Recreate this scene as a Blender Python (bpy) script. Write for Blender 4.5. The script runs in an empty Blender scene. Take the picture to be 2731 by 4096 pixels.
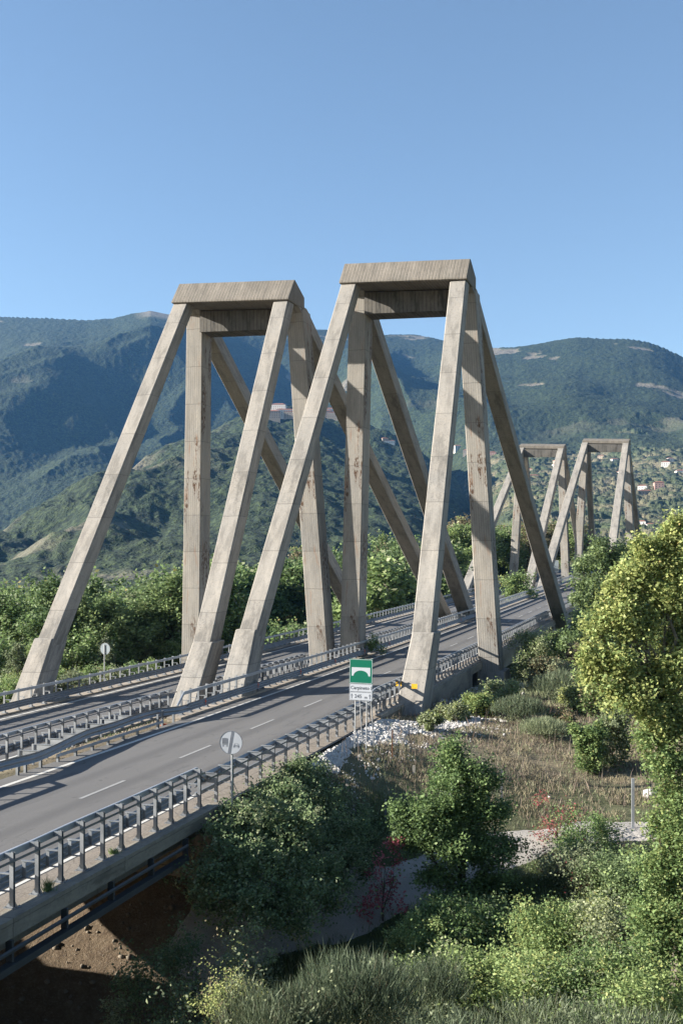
import bpy, bmesh, math, random
import numpy as np
from mathutils import Vector, Matrix

# ---------------------------------------------------------------- camera, world, sun
PSI = 0.285842          # the camera looks this far left of the road direction (+Y)
CAMZ = 7.761
SC = bpy.context.scene
cd = bpy.data.cameras.new('camera')
cam = bpy.data.objects.new('camera', cd)
SC.collection.objects.link(cam)
cam.location = (0, 0, CAMZ)
cam.rotation_euler = (math.radians(90), 0, PSI)
cd.sensor_fit = 'HORIZONTAL'; cd.sensor_width = 36
cd.lens = 36 * 4211.97 / 2731
cd.shift_y = (2273.68 - 2048) / 2731
cd.clip_start = 0.5; cd.clip_end = 30000
SC.camera = cam

SUN_EL = math.radians(22)
# direction from the scene to the sun: camera left, a touch behind
sx, sy = -math.cos(PSI + 0.08), -math.sin(PSI + 0.08)
sunv = Vector((sx * math.cos(SUN_EL), sy * math.cos(SUN_EL), math.sin(SUN_EL)))
ld = bpy.data.lights.new('sun', 'SUN')
ld.energy = 5.0; ld.angle = math.radians(0.5); ld.color = (1.0, 0.93, 0.82)
sun = bpy.data.objects.new('sun', ld); SC.collection.objects.link(sun)
sun.rotation_euler = sunv.to_track_quat('Z', 'Y').to_euler()

wd = bpy.data.worlds.new('World'); SC.world = wd; wd.use_nodes = True
wn = wd.node_tree
bg = wn.nodes['Background']
sky = wn.nodes.new('ShaderNodeTexSky'); sky.sky_type = 'NISHITA'; sky.sun_disc = False
sky.sun_elevation = SUN_EL
sky.sun_rotation = math.atan2(sx, sy)
sky.altitude = 0; sky.air_density = 1.0; sky.dust_density = 0.35; sky.ozone_density = 1.1
wn.links.new(sky.outputs[0], bg.inputs[0]); bg.inputs[1].default_value = 0.058
SC.view_settings.view_transform = 'Standard'; SC.view_settings.look = 'None'
SC.view_settings.exposure = 1.72; SC.view_settings.gamma = 1
SC.render.resolution_x = 682; SC.render.resolution_y = 1024
SC.cycles.max_bounces = 6; SC.cycles.diffuse_bounces = 3; SC.cycles.volume_bounces = 0
SC.cycles.transparent_max_bounces = 8
SC.cycles.sample_clamp_indirect = 4

# ---------------------------------------------------------------- coordinates
SL = -21.95; SM = SL + 3.6; SM2 = SM - 13.125; DZ2 = -0.72; DT2 = -0.87
def Wn(s, t, z):
    """road coordinates (s right, t along, z above the road) -> world (numpy ok)"""
    s = np.asarray(s, float); t = np.asarray(t, float); z = np.asarray(z, float)
    tc = np.clip(t, -20, 260); ex = t - tc
    x = s + 0.000178 * tc * tc + 2 * 0.000178 * tc * ex
    zz = z - 0.000246 * tc + 0.000114 * tc * tc + 0.03 * np.clip(ex, 0, None)
    return np.stack(np.broadcast_arrays(x, t, zz), -1)
def W(s, t, z): return Vector(Wn(s, t, z).tolist())

COL = SC.collection
def link(o): COL.objects.link(o); return o
def tag(o, label=None, cat=None, group=None, kind=None):
    if label: o['label'] = label
    if cat: o['category'] = cat
    if group: o['group'] = group
    if kind: o['kind'] = kind
    return o
def thing(name, label, cat, loc, group=None):
    o = bpy.data.objects.new(name, None); o.location = loc; o.empty_display_size = .3
    link(o); return tag(o, label, cat, group)
def struct(o): o['kind'] = 'structure'; return o

def mesh_np(name, verts, faces, mats=(), uv=None, smooth=False, attr=None):
    """verts (N,3), faces (M,k) int array or list of lists"""
    me = bpy.data.meshes.new(name)
    if isinstance(faces, np.ndarray):
        M, k = faces.shape
        me.vertices.add(len(verts)); me.vertices.foreach_set('co', np.ascontiguousarray(verts, dtype=np.float32).ravel())
        me.loops.add(M * k); me.loops.foreach_set('vertex_index', np.ascontiguousarray(faces, dtype=np.int32).ravel())
        me.polygons.add(M); me.polygons.foreach_set('loop_start', np.arange(0, M * k, k, dtype=np.int32))
        try: me.polygons.foreach_set('loop_total', np.full(M, k, dtype=np.int32))
        except Exception: pass
        me.update(calc_edges=True)
    else:
        me.from_pydata([tuple(v) for v in verts], [], faces); me.update()
    for m in mats: me.materials.append(m)
    if smooth: me.polygons.foreach_set('use_smooth', np.ones(len(me.polygons), dtype=bool))
    if uv is not None:
        l = me.uv_layers.new(name='UVMap'); l.data.foreach_set('uv', np.asarray(uv, dtype=np.float32).ravel())
    if attr is not None:
        a = me.attributes.new('tint', 'FLOAT', 'POINT'); a.data.foreach_set('value', np.asarray(attr, dtype=np.float32))
    return me

class MB:
    """collects boxes, bars and sweeps (road or world coordinates) with UVs in metres"""
    def __init__(self, world=False): self.v = []; self.f = []; self.uv = []; self.mi = []; self.world = world
    def quad(self, p, uv=None, mi=0):
        n = len(self.v); self.v += [tuple(q) for q in p]; self.f.append(list(range(n, n + len(p))))
        if uv is None:
            a = Vector(p[1]) - Vector(p[0]); b = Vector(p[-1]) - Vector(p[0])
            uv = [(0, 0), (a.length, 0), (a.length, b.length), (0, b.length)] if len(p) == 4 else [(q[0], q[1]) for q in p]
        self.uv += uv; self.mi.append(mi)
    def hexa(self, b, t, mi=0, u0=0., v0=0.):
        """b, t: four bottom / top corners in ccw order seen from above"""
        b = [Vector(q) for q in b]; t = [Vector(q) for q in t]
        self.quad([b[3], b[2], b[1], b[0]], None, mi); self.quad(t, None, mi)
        for i in range(4):
            j = (i + 1) % 4
            w = (b[j] - b[i]).length; h = ((t[i] - b[i]).length + (t[j] - b[j]).length) / 2; w2 = (t[j] - t[i]).length
            uu = u0 + i * 2.37
            self.quad([b[i], b[j], t[j], t[i]], [(uu, v0), (uu + w, v0), (uu + (w + w2) / 2, v0 + h), (uu + (w - w2) / 2, v0 + h)], mi)
    def box(self, x0, x1, y0, y1, z0, z1, mi=0):
        c = lambda z: [(x0, y0, z), (x1, y0, z), (x1, y1, z), (x0, y1, z)]
        self.hexa(c(z0), c(z1), mi)
    def bar(self, a, b, w, h, mi=0, up=(0, 0, 1)):
        a = Vector(a); b = Vector(b); d = (b - a).normalized(); u = Vector(up)
        if abs(d.dot(u)) > .98: u = Vector((0, 1, 0))
        r = d.cross(u).normalized(); u = r.cross(d)
        c = lambda p: [p - r * w / 2 - u * h / 2, p + r * w / 2 - u * h / 2, p + r * w / 2 + u * h / 2, p - r * w / 2 + u * h / 2]
        self.hexa(c(a), c(b), mi)
    def tube(self, pts, rads, n=6, mi=0, cap=True):
        ring = []; P = [Vector(p) for p in pts]
        for i, p in enumerate(P):
            d = (P[min(i + 1, len(P) - 1)] - P[max(i - 1, 0)]).normalized()
            u = Vector((1, 0, 0)) if abs(d.x) < .9 else Vector((0, 1, 0))
            a = d.cross(u).normalized(); b = d.cross(a)
            ring.append([p + (a * math.cos(k * 2 * math.pi / n) + b * math.sin(k * 2 * math.pi / n)) * rads[i] for k in range(n)])
        l = 0
        for i in range(len(P) - 1):
            L2 = l + (P[i + 1] - P[i]).length
            for k in range(n):
                j = (k + 1) % n
                self.quad([ring[i][j], ring[i][k], ring[i + 1][k], ring[i + 1][j]], [(j * .1, l), (k * .1, l), (k * .1, L2), (j * .1, L2)], mi)
            l = L2
        if cap:
            self.quad(ring[-1][::-1], [(0, 0)] * n, mi); self.quad(ring[0], [(0, 0)] * n, mi)
    def sweep(self, prof, ts, sf, zf, mi=0, closed=True):
        """profile [(ds,dz)] swept along t"""
        n = len(prof); rings = [[(sf(t) + a, t, zf(t) + b) for a, b in prof] for t in ts]
        per = [0]
        for i in range(n): per.append(per[-1] + math.dist(prof[i], prof[(i + 1) % n]))
        for i in range(len(ts) - 1):
            for k in range(n if closed else n - 1):
                j = (k + 1) % n
                self.quad([rings[i][k], rings[i][j], rings[i + 1][j], rings[i + 1][k]],
                          [(per[k], ts[i]), (per[k + 1], ts[i]), (per[k + 1], ts[i + 1]), (per[k], ts[i + 1])], mi)
        if closed:
            for R in (rings[0][::-1], rings[-1]): self.quad(R, [(q[0], q[2]) for q in R], mi)
    def build(self, name, mats, parent=None, smooth=False, bevel=0):
        v = np.array(self.v, float)
        if not self.world: v = Wn(v[:, 0], v[:, 1], v[:, 2])
        if parent is not None: v = v - np.array(parent_origin(parent))
        if not isinstance(mats, (list, tuple)): mats = [mats]
        me = mesh_np(name, v, self.f, mats, self.uv, smooth)
        me.polygons.foreach_set('material_index', self.mi)
        if not smooth or bevel:
            bm = bmesh.new(); bm.from_mesh(me); bmesh.ops.remove_doubles(bm, verts=bm.verts, dist=1e-4)
            bmesh.ops.recalc_face_normals(bm, faces=bm.faces); bm.to_mesh(me); bm.free()
        o = link(bpy.data.objects.new(name, me))
        if parent is not None: o.parent = parent
        if bevel:
            m = o.modifiers.new('bevel', 'BEVEL'); m.width = bevel; m.segments = 1; m.limit_method = 'ANGLE'
        return o
ORG = {}
def parent_origin(p):
    l = Vector((0, 0, 0))
    while p is not None: l += p.location; p = p.parent
    return l

# ---------------------------------------------------------------- materials
class Mat:
    def __init__(self, name, rough=.8, metal=0.):
        self.m = bpy.data.materials.new(name); self.m.use_nodes = True
        self.t = self.m.node_tree; self.p = self.t.nodes['Principled BSDF']
        self.p.inputs['Roughness'].default_value = rough; self.p.inputs['Metallic'].default_value = metal
        self.p.inputs['Specular IOR Level'].default_value = .3
    def n(self, typ, props=None, **ins):
        nd = self.t.nodes.new('ShaderNode' + typ)
        for k, v in (props or {}).items(): setattr(nd, k, v)
        for k, v in ins.items():
            key = int(k[1:]) if k[0] == '_' and k[1:].isdigit() else k.replace('_', ' ')
            self.set(nd.inputs[key], v)
        return nd
    def set(self, sock, v):
        if hasattr(v, 'is_output') or isinstance(v, bpy.types.NodeSocket): self.t.links.new(v, sock)
        elif isinstance(v, (tuple, list)) and len(v) == 3 and sock.type == 'RGBA': sock.default_value = (*v, 1)
        else: sock.default_value = v
    def math(self, op, a, b=0., c=0., clamp=False):
        nd = self.n('Math', dict(operation=op, use_clamp=clamp), _0=a, _1=b)
        if op in ('MULTIPLY_ADD', 'COMPARE', 'SMOOTH_MIN', 'SMOOTH_MAX'): self.set(nd.inputs[2], c)
        return nd.outputs[0]
    def noise(self, vec, scale, detail=4, rough=.55, dist=0.):
        return self.n('TexNoise', None, Vector=vec, Scale=scale, Detail=detail, Roughness=rough, Distortion=dist).outputs[0]
    def mapr(self, v, a, b, c=0., d=1.):
        return self.n('MapRange', dict(clamp=True), Value=v, From_Min=a, From_Max=b, To_Min=c, To_Max=d).outputs[0]
    def mix(self, f, a, b, mode='MIX'):
        nd = self.t.nodes.new('ShaderNodeMix'); nd.data_type = 'RGBA'; nd.blend_type = mode
        self.set(nd.inputs[0], f); self.set(nd.inputs[6], a); self.set(nd.inputs[7], b); return nd.outputs[2]
    def ramp(self, f, stops):
        nd = self.t.nodes.new('ShaderNodeValToRGB'); cr = nd.color_ramp
        while len(cr.elements) < len(stops): cr.elements.new(.5)
        for e, (p, c) in zip(cr.elements, stops): e.position = p; e.color = (*c, 1)
        self.set(nd.inputs[0], f); return nd.outputs[0]
    def coord(self, kind='Object'): return self.t.nodes.new('ShaderNodeTexCoord').outputs[kind]
    def pos(self): return self.t.nodes.new('ShaderNodeNewGeometry').outputs['Position']
    def scalev(self, v, s): return self.n('VectorMath', dict(operation='MULTIPLY'), _0=v, _1=s).outputs[0]
    def bump(self, h, dist=.02, strength=1., normal=None):
        nd = self.n('Bump', None, Height=h, Distance=dist, Strength=strength)
        if normal is not None: self.set(nd.inputs['Normal'], normal)
        self.set(self.p.inputs['Normal'], nd.outputs[0]); return nd.outputs[0]
    def col(self, c): self.set(self.p.inputs['Base Color'], c); return self

def concrete(name, base, warm, boards=0., joint=0., stain=.5, rust=0., grain=1.):
    M = Mat(name, .92); pos = M.pos(); uv = M.coord('UV')
    sep = M.n('SeparateXYZ', None, Vector=uv); u, v = sep.outputs[0], sep.outputs[1]
    big = M.noise(pos, .35, 5, .6); fine = M.noise(pos, 9., 6, .7); mid = M.noise(pos, 1.6, 5, .65)
    c = M.mix(M.mapr(big, .35, .65), base, warm)
    streak = M.noise(M.scalev(uv, (3., .55, 1)), 1., 6, .7, .6)
    c = M.mix(M.math('MULTIPLY', M.mapr(streak, .52, .8), stain * .7, clamp=True), c, tuple(x * .42 for x in base))
    c = M.mix(M.math('MULTIPLY', M.mapr(streak, .44, .25), .2), c, tuple(min(1, x * 1.35) for x in base))
    c = M.mix(M.math('MULTIPLY', M.mapr(fine, .52, .72), .55 * grain), c, tuple(x * .5 for x in base))
    c = M.mix(M.math('MULTIPLY', M.mapr(mid, .55, .75), .5 * stain), c, tuple(x * .5 for x in base))
    blot = M.noise(M.scalev(uv, (1.4, .3, 1)), 1., 6, .7)
    c = M.mix(M.math('MULTIPLY', M.mapr(blot, .5, .6), .8 * stain, clamp=True), c, tuple(x * .45 for x in base))
    c = M.mix(M.math('MULTIPLY', M.mapr(blot, .44, .34), .5, clamp=True), c, tuple(min(1, x * 1.4) for x in warm))
    h = M.math('ADD', M.math('MULTIPLY', fine, .6), M.math('MULTIPLY', mid, .6))
    if boards:
        fb = M.math('FRACT', M.math('DIVIDE', u, boards))
        line = M.math('LESS_THAN', fb, .13)
        wn_ = M.n('TexWhiteNoise', dict(noise_dimensions='2D'), Vector=M.n('CombineXYZ', None, X=M.math('FLOOR', M.math('DIVIDE', u, boards)), Y=M.math('FLOOR', M.math('DIVIDE', v, max(joint, 1.)))).outputs[0]).outputs[0]
        c = M.mix(M.math('MULTIPLY', wn_, .22), c, tuple(x * .62 for x in warm))
        c = M.mix(M.math('MULTIPLY', line, M.mapr(M.noise(M.scalev(uv, (6., .5, 1)), 1., 2, .5), .35, .6, .35, 1.)), c, tuple(x * .3 for x in base))
        h = M.math('SUBTRACT', h, M.math('MULTIPLY', line, .8))
    if joint:
        vj = M.math('ADD', M.math('DIVIDE', v, joint), M.math('MULTIPLY', mid, .02))
        lj = M.math('LESS_THAN', M.math('FRACT', vj), .03 / joint * 1.3)
        wj = M.n('TexWhiteNoise', dict(noise_dimensions='1D'), W=M.math('FLOOR', vj)).outputs[0]
        c = M.mix(M.math('MULTIPLY', wj, .3), c, tuple(min(1, x * 1.3) for x in warm))
        c = M.mix(M.math('MULTIPLY', lj, .5), c, tuple(x * .3 for x in base))
        h = M.math('SUBTRACT', h, lj)
    if rust:
        rn = M.noise(M.scalev(uv, (1.1, .14, 1)), 1., 3, .5); r2 = M.noise(M.scalev(uv, (9., 3., 1)), 1., 3, .6)
        m = M.math('MULTIPLY', M.mapr(rn, .57, .64), M.mapr(r2, .45, .6))
        c = M.mix(M.math('MULTIPLY', m, rust, clamp=True), c, (.075, .045, .03))
        rn2 = M.noise(M.scalev(uv, (2.5, .3, 1)), 1.3, 3, .5)
        c = M.mix(M.math('MULTIPLY', M.mapr(rn2, .6, .7), .35 * rust), c, (.22, .12, .07))
    M.col(c); M.bump(h, .03, .6); return M.m

CONC_P = concrete('board_marked_concrete', (.245, .237, .224), (.27, .25, .222), .17, 2.95, .45, 1.5)
CONC_S = concrete('stay_concrete', (.218, .209, .195), (.242, .224, .2), 0, 3.6, .85, 0, 1.8)
CONC_C = concrete('cap_concrete', (.168, .155, .136), (.2, .178, .152), .24, 0, .5, 0, 1.8)
CONC_B = concrete('shade_darkened_beam_concrete', (.10, .098, .094), (.13, .12, .108), .3, 0, 1.2)  # base colour darkened to paint in the cap's shadow, on top of real stains
CONC_D = concrete('deck_concrete', (.18, .165, .14), (.22, .20, .165), 0, 5., .9, 0, 1.2)
CONC_K = concrete('kerb_concrete', (.24, .21, .175), (.29, .25, .205), 0, 1.2, .7, 0, 1.3)

def asphalt():
    M = Mat('asphalt', .85); pos = M.pos()
    fine = M.noise(pos, 30., 3, .8); big = M.noise(M.scalev(pos, (.6, .08, 1)), 1., 5, .6); patch = M.noise(pos, .5, 4, .6)
    c = M.ramp(big, [(.3, (.085, .083, .084)), (.7, (.105, .102, .10))])
    c = M.mix(M.mapr(fine, .3, .75, 0, .75), c, (.15, .146, .142))
    c = M.mix(M.mapr(patch, .62, .72, 0, .35), c, (.07, .07, .072))
    uv = M.coord('UV'); u = M.n('SeparateXYZ', None, Vector=uv).outputs[0]
    tr = M.math('SINE', M.math('MULTIPLY', u, 2 * math.pi / 1.85))
    c = M.mix(M.mapr(tr, .1, 1, 0, .45), c, (.062, .061, .063)); sm = M.noise(M.scalev(pos, (2.2, .25, 1)), 1., 4, .7); c = M.mix(M.mapr(sm, .58, .7, 0, .5), c, (.05, .05, .052)); c = M.mix(M.mapr(sm, .42, .3, 0, .35), c, (.14, .135, .13))
    dk = M.noise(M.scalev(pos, (1.1, .9, 1)), 1.7, 2, .5); c = M.mix(M.mapr(dk, .72, .75, 0, .5), c, (.045, .045, .047)); cr = M.n('TexVoronoi', dict(feature='DISTANCE_TO_EDGE'), Vector=M.n('VectorMath', dict(operation='ADD'), _0=pos, _1=M.scalev(M.n('TexNoise', None, Vector=pos, Scale=.9).outputs[1], (3, 3, 0))).outputs[0], Scale=.16).outputs[0]
    c = M.mix(M.mapr(cr, .0, .004, .55, 0), c, (.04, .04, .04))
    M.col(c); M.bump(fine, .006, .6); return M.m
ASPH = asphalt()
def shoulder():
    M = Mat('dusty_asphalt', .9); pos = M.pos()
    a = M.noise(pos, 1.4, 6, .65); f = M.noise(pos, 18., 3, .7)
    c = M.ramp(a, [(.3, (.12, .105, .09)), (.7, (.18, .155, .13))]); c = M.mix(M.mapr(f, .4, .7, 0, .5), c, (.33, .29, .24))
    cr = M.n('TexVoronoi', dict(feature='DISTANCE_TO_EDGE'), Vector=pos, Scale=.9).outputs[0]
    c = M.mix(M.mapr(cr, 0, .02, .6, 0), c, (.07, .06, .05)); M.col(c); M.bump(f, .01, .8); return M.m
SHOULD = shoulder()
def paint(name, c, wear):
    M = Mat(name, .6); pos = M.pos(); f = M.noise(pos, 14., 5, .7); g = M.noise(pos, 1.1, 4, .6)
    k = M.math('MULTIPLY', M.mapr(f, .48, .62), M.mapr(g, .35, .7, .3, 1.))
    M.col(M.mix(M.math('MULTIPLY', k, wear), c, (.17, .165, .16))); return M.m
LINE = paint('road_paint', (.5, .49, .46), .55); LINE2 = paint('faded_road_paint', (.27, .27, .265), .8)
def steel(name, a, b, rough=.42, metal=.55):
    M = Mat(name, rough, metal); pos = M.pos(); f = M.noise(pos, 1.2, 5, .6); g = M.noise(pos, 25., 3, .6)
    c = M.mix(M.mapr(f, .35, .65), a, b); c = M.mix(M.mapr(g, .55, .75, 0, .3), c, tuple(x * .6 for x in a)); M.col(c)
    r = M.mapr(f, .3, .7, rough - .06, rough + .15); M.set(M.p.inputs['Roughness'], r); return M.m
STEEL = steel('galvanised_steel', (.20, .215, .235), (.27, .285, .305)); STEEL_D = steel('weathered_steel', (.13, .137, .15), (.19, .195, .21), .5)
STEEL_L = steel('bright_steel', (.33, .35, .38), (.40, .42, .45), .38)
def plain(name, c, rough=.6, metal=0., var=.25, sc=3.):
    M = Mat(name, rough, metal); f = M.noise(M.pos(), sc, 5, .6)
    M.col(M.mix(M.mapr(f, .35, .7, 0, 1), c, tuple(x * (1 - var) for x in c))); return M.m
GREEN = plain('sign_green', (.0, .10, .063), .35, 0, .08); SWHITE = plain('sign_white', (.36, .385, .43), .4, 0, .05)
SINK = plain('sign_ink', (.06, .07, .09), .5); SGREY = plain('sign_grey', (.13, .145, .175), .5); SBACK = plain('sign_back', (.2, .24, .27), .5, .3)
ORANGE = plain('orange_reflector', (.75, .12, .03), .4); YELLOW = plain('yellow_marker', (.72, .42, .03), .5)
RUBBER = plain('dark_pipe', (.05, .055, .06), .5)

# ---------------------------------------------------------------- bridge towers
def leg(mb, b, t, wb, db, wt, dt, v0=0., mi=0):
    """tapered leg between centre points b and t (s,t,z); w across s, d along t at horizontal cut"""
    c = lambda p, w, d: [(p[0] - w / 2, p[1] - d / 2, p[2]), (p[0] + w / 2, p[1] - d / 2, p[2]), (p[0] + w / 2, p[1] + d / 2, p[2]), (p[0] - w / 2, p[1] + d / 2, p[2])]
    N = 8
    P = lambda k: [b[i] + (t[i] - b[i]) * k for i in range(3)]
    for i in range(N):
        k0, k1 = i / N, (i + 1) / N
        c0 = [Vector(q) for q in c(P(k0), wb + (wt - wb) * k0, db + (dt - db) * k0)]; c1 = [Vector(q) for q in c(P(k1), wb + (wt - wb) * k1, db + (dt - db) * k1)]
        if i == 0: mb.quad(c0[::-1], None, mi)
        if i == N - 1: mb.quad(c1, None, mi)
        L = (Vector(t) - Vector(b)).length; l0, l1 = v0 + L * k0, v0 + L * k1
        for a in range(4):
            e = (a + 1) % 4; w0 = (c0[e] - c0[a]).length; w1 = (c1[e] - c1[a]).length; uu = a * 2.28 + v0 * .3 + 5
            mb.quad([c0[a], c0[e], c1[e], c1[a]], [(uu, l0), (uu + w0, l0), (uu + w1, l1), (uu, l1)], mi)

def tower(label, sc, dt, dz, far, group='bridge towers of the twin viaduct'):
    if not far: T0, ft, bt, d = 74.6 + dt, 56.2 + dt, 125.3 + dt, 1
    else: T0, ft, bt, d = 230.9 + dt, 250.5 + dt, 181.5 + dt, -1
    B = W(sc, (T0 + 5 * d), dz); root = thing('bridge_tower', label, 'bridge tower', B, group)
    t = lambda x: T0 + d * x          # x: distance from the cap's outer lower edge towards the main span
    ST = lambda x, z, s=0: (sc + s, t(x), z + dz)
    zc, zt = 28.0, 29.85; ev = 28.95; tl = .21
    if far: zt, ev = 29.3, 28.75
    # cap: pentagonal prism, right end slightly lower
    prof = [(0, zc), (0, zc + .16), (1.35, zt), (3.45, ev), (3.45, zc)]
    if far: prof = [(0, zc), (0, zc + .16), (1.0, zt), (3.45, ev), (3.45, zc + .1)]
    mb = MB(); L = [ST(x, z + tl, -4.77) for x, z in prof]; R = [ST(x, z - tl, 4.77) for x, z in prof]
    for i in range(5):
        j = (i + 1) % 5; a = math.dist(prof[i], prof[j]); nseg = 6
        for q in range(nseg):
            f0, f1 = q / nseg, (q + 1) / nseg
            P = lambda A, Bq, f: tuple(A[k] + (Bq[k] - A[k]) * f for k in range(3))
            mb.quad([P(L[i], R[i], f0), P(L[i], R[i], f1), P(L[j], R[j], f1), P(L[j], R[j], f0)], [(f0 * 9.5, i * 3), (f1 * 9.5, i * 3), (f1 * 9.5, i * 3 + a), (f0 * 9.5, i * 3 + a)])
    mb.quad(L, [(p[1], p[2]) for p in L]); mb.quad(R[::-1], [(p[1], p[2]) for p in R[::-1]])
    mb.build('cap_beam', CONC_C, root, bevel=.06)
    # cross beam between the pillar heads
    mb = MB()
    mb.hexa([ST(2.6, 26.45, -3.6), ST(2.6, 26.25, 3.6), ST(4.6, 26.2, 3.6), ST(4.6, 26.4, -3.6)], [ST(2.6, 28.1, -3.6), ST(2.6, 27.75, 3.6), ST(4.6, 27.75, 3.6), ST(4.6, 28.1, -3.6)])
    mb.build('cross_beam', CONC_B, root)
    for sg in (-1, 1):
        # pillar
        h0 = -2.6 if not far else -2.
        mb = MB(); zt2 = 27.95 - sg * tl + .0
        leg(mb, ST(5.95, h0, sg * 5.62), ST(3.68, zt2, sg * 4.16), 1.56, 1.95, 1.36, 1.75)
        p = mb.build('pillar', CONC_P, root, bevel=.05)
        mb = MB(); k = ST(6.1, h0, sg * 5.7)
        mb.hexa([(k[0] - 1.25, k[1] - 1.9, k[2] - 1.2), (k[0] + 1.25, k[1] - 1.9, k[2] - 1.2), (k[0] + 1.25, k[1] + 1.9, k[2] - 1.2), (k[0] - 1.25, k[1] + 1.9, k[2] - 1.2)],
                [(k[0] - .95, k[1] - 1.25, k[2] + 1.9), (k[0] + .95, k[1] - 1.25, k[2] + 1.9), (k[0] + .95, k[1] + 1.25, k[2] + 1.9), (k[0] - .95, k[1] + 1.25, k[2] + 1.9)])
        mb.build('plinth', CONC_S, p, bevel=.05)
        # outer stay: cap edge down to its anchorage block
        mb = MB()
        xb, zb = ((ft - T0) * d, 0.)
        sl = (zc - zb) / (0.72 - xb)                    # slope of the stay
        at = lambda z, off=0: ((z - zb) / sl + xb + off)
        zz = 2.2
        leg(mb, ST(at(zz) + .62, zz, sg * 5.33), ST(at(zc) + .12, zc - sg * tl + .02, sg * 4.07), 1.14, 1.5, 1.16, 1.3, 3.3)
        s_ = mb.build('stay', CONC_S, root, bevel=.05)
        mb = MB(); zp = 3.75
        leg(mb, ST(at(-1.2) + .75, -1.2, sg * 5.2), ST(at(zp) + .62, zp, sg * 5.38), 1.52, 2.3, 1.3, 1.82, 0)
        mb.build('anchor_block', CONC_S, s_, bevel=.06)
        # span side stay
        mb = MB(); xe = (bt - T0) * d
        slb = (zc + 1.6 + 28 * 0 + .0 - -1.2) / (xe + 1.2 - 2.9)
        leg(mb, ST(xe + 2.1, -1.2, sg * 5.5), ST(2.95, zc + .25 - sg * tl, sg * 4.12), 1.5, 2.9, 1.2, 2.3, 1.7)
        mb.build('stay', CONC_S, root, bevel=.05)
    if not far and dz == 0:      # yellow marker plates on the anchorage by the verge
        for (ss, tt) in ((5.55, 56.35), (4.45, 57.25)):
            mb = MB(); 
            c = W(sc + ss, tt, 1.02)
            mb.box(sc + ss - .16, sc + ss + .16, tt - .74, tt - .72, .92, 1.18)
            mb.build('marker_plate', YELLOW, root)
    return root
tower('right one of the two big concrete towers, standing astride the near carriageway', SM, 0, 0, False)
tower('left one of the two big concrete towers, standing astride the left carriageway', SM2, DT2, DZ2, False)
tower('distant concrete tower at the far end, rightmost of all four', SM, 0, 0, True)
tower('distant concrete tower partly hidden behind the dark slanting stay, left of its twin', SM2, DT2, DZ2, True)

# ---------------------------------------------------------------- roads and decks
TS = list(np.arange(-6, 60, 3.)) + list(np.arange(60, 330, 6.))
def strip(mb, s0, s1, z, ts, mi=0):
    for a, b in zip(ts[:-1], ts[1:]):
        mb.quad([(s0, a, z), (s1, a, z), (s1, b, z), (s0, b, z)], [(s0, a), (s1, a), (s1, b), (s0, b)], mi)
def seg(ts, a, b): return [a] + [x for x in ts if a < x < b] + [b]
mb = MB(); strip(mb, -22.75, -14.35, 0, TS); o = struct(mb.build('road', ASPH))
mb = MB(); strip(mb, -34.95, -26.75, DZ2, TS); o = struct(mb.build('road', ASPH))
mb = MB()
strip(mb, -14.35, -13.45, .002, seg(TS, 31.3, 51)); strip(mb, -14.75, -14.35, .006, TS)
strip(mb, -26.75, -26.5, DZ2 + .006, TS); o = struct(mb.build('road_shoulder', SHOULD))
mb = MB()
strip(mb, SL - .1, SL + .1, .008, TS); strip(mb, -14.98, -14.8, .011, TS)
strip(mb, -34.4, -34.2, DZ2 + .008, TS); strip(mb, -27.25, -27.1, DZ2 + .011, TS)
o = struct(mb.build('road_edge_line', LINE))
mb = MB()
for k in range(-4, 36): a = 31.1 + 7.5 * k; strip(mb, SM - .07, SM + .07, .008, [a, a + 1.5, a + 3.])
for k in range(-8, 44): a = 45.5 + 5.35 * k; strip(mb, -30.27, -30.13, DZ2 + .008, [a, a + 2.5])
o = struct(mb.build('lane_marking', LINE2))

def kerb(name, label, s0, s1, z0, z1, a, b, blocks=True):
    mb = MB(); rnd = random.Random(int(a * 10 + s0)); ts = seg(TS, a, b)
    mb.sweep([(s0, z0), (s1, z0), (s1, z1), (s0, z1)], ts, lambda t: 0, lambda t: 0)
    o = mb.build(name, CONC_K); tag(o, label, 'kerb'); return o
kerb('kerb', 'concrete kerb under the guardrail left of the near carriageway', -23.5, -22.752, -.3, .10, 47.8, 320)
kerb('kerb', 'concrete kerb along the left edge of the left carriageway', -36.4, -34.952, -.3 + DZ2, .09 + DZ2, 33, 320)
kerb('kerb', 'narrow kerb between the left carriageway and the median strip', -26.748 + .0, -26.1, -.3 + DZ2, .085 + DZ2, 33, 320)
kerb('kerb', 'concrete kerb on the deck edge beyond the right-hand anchorage', -14.348, -13.45, -.3, .085, 51.2, 320)
def deck(label, s0, s1, z, t0, t1, depth, edge_l=True, low=.32):
    sm = (s0 + s1) / 2
    root = thing('bridge_deck', label, 'bridge deck', W(sm, (t0 + t1) / 2, z))
    ts = seg(TS, t0, t1)
    mb = MB(); mb.sweep([(s0, z - low), (s1, z - low), (s1, z - .012), (s0, z - .012)], ts, lambda t: 0, lambda t: 0); mb.build('slab', CONC_D, root)
    for ds in (1.1, (s1 - s0) / 2, s1 - s0 - 1.1):
        mb = MB(); mb.sweep([(s0 + ds - .3, z - low - depth), (s0 + ds + .3, z - low - depth), (s0 + ds + .3, z - low - .002), (s0 + ds - .3, z - low - .002)], ts, lambda t: 0, lambda t: 0)
        mb.build('girder', CONC_D, root)
    return root
nd = deck('concrete deck of the short bridge carrying the near carriageway at lower left', -23.6, -13.38, 0, -6, 31.3, .62)
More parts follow.
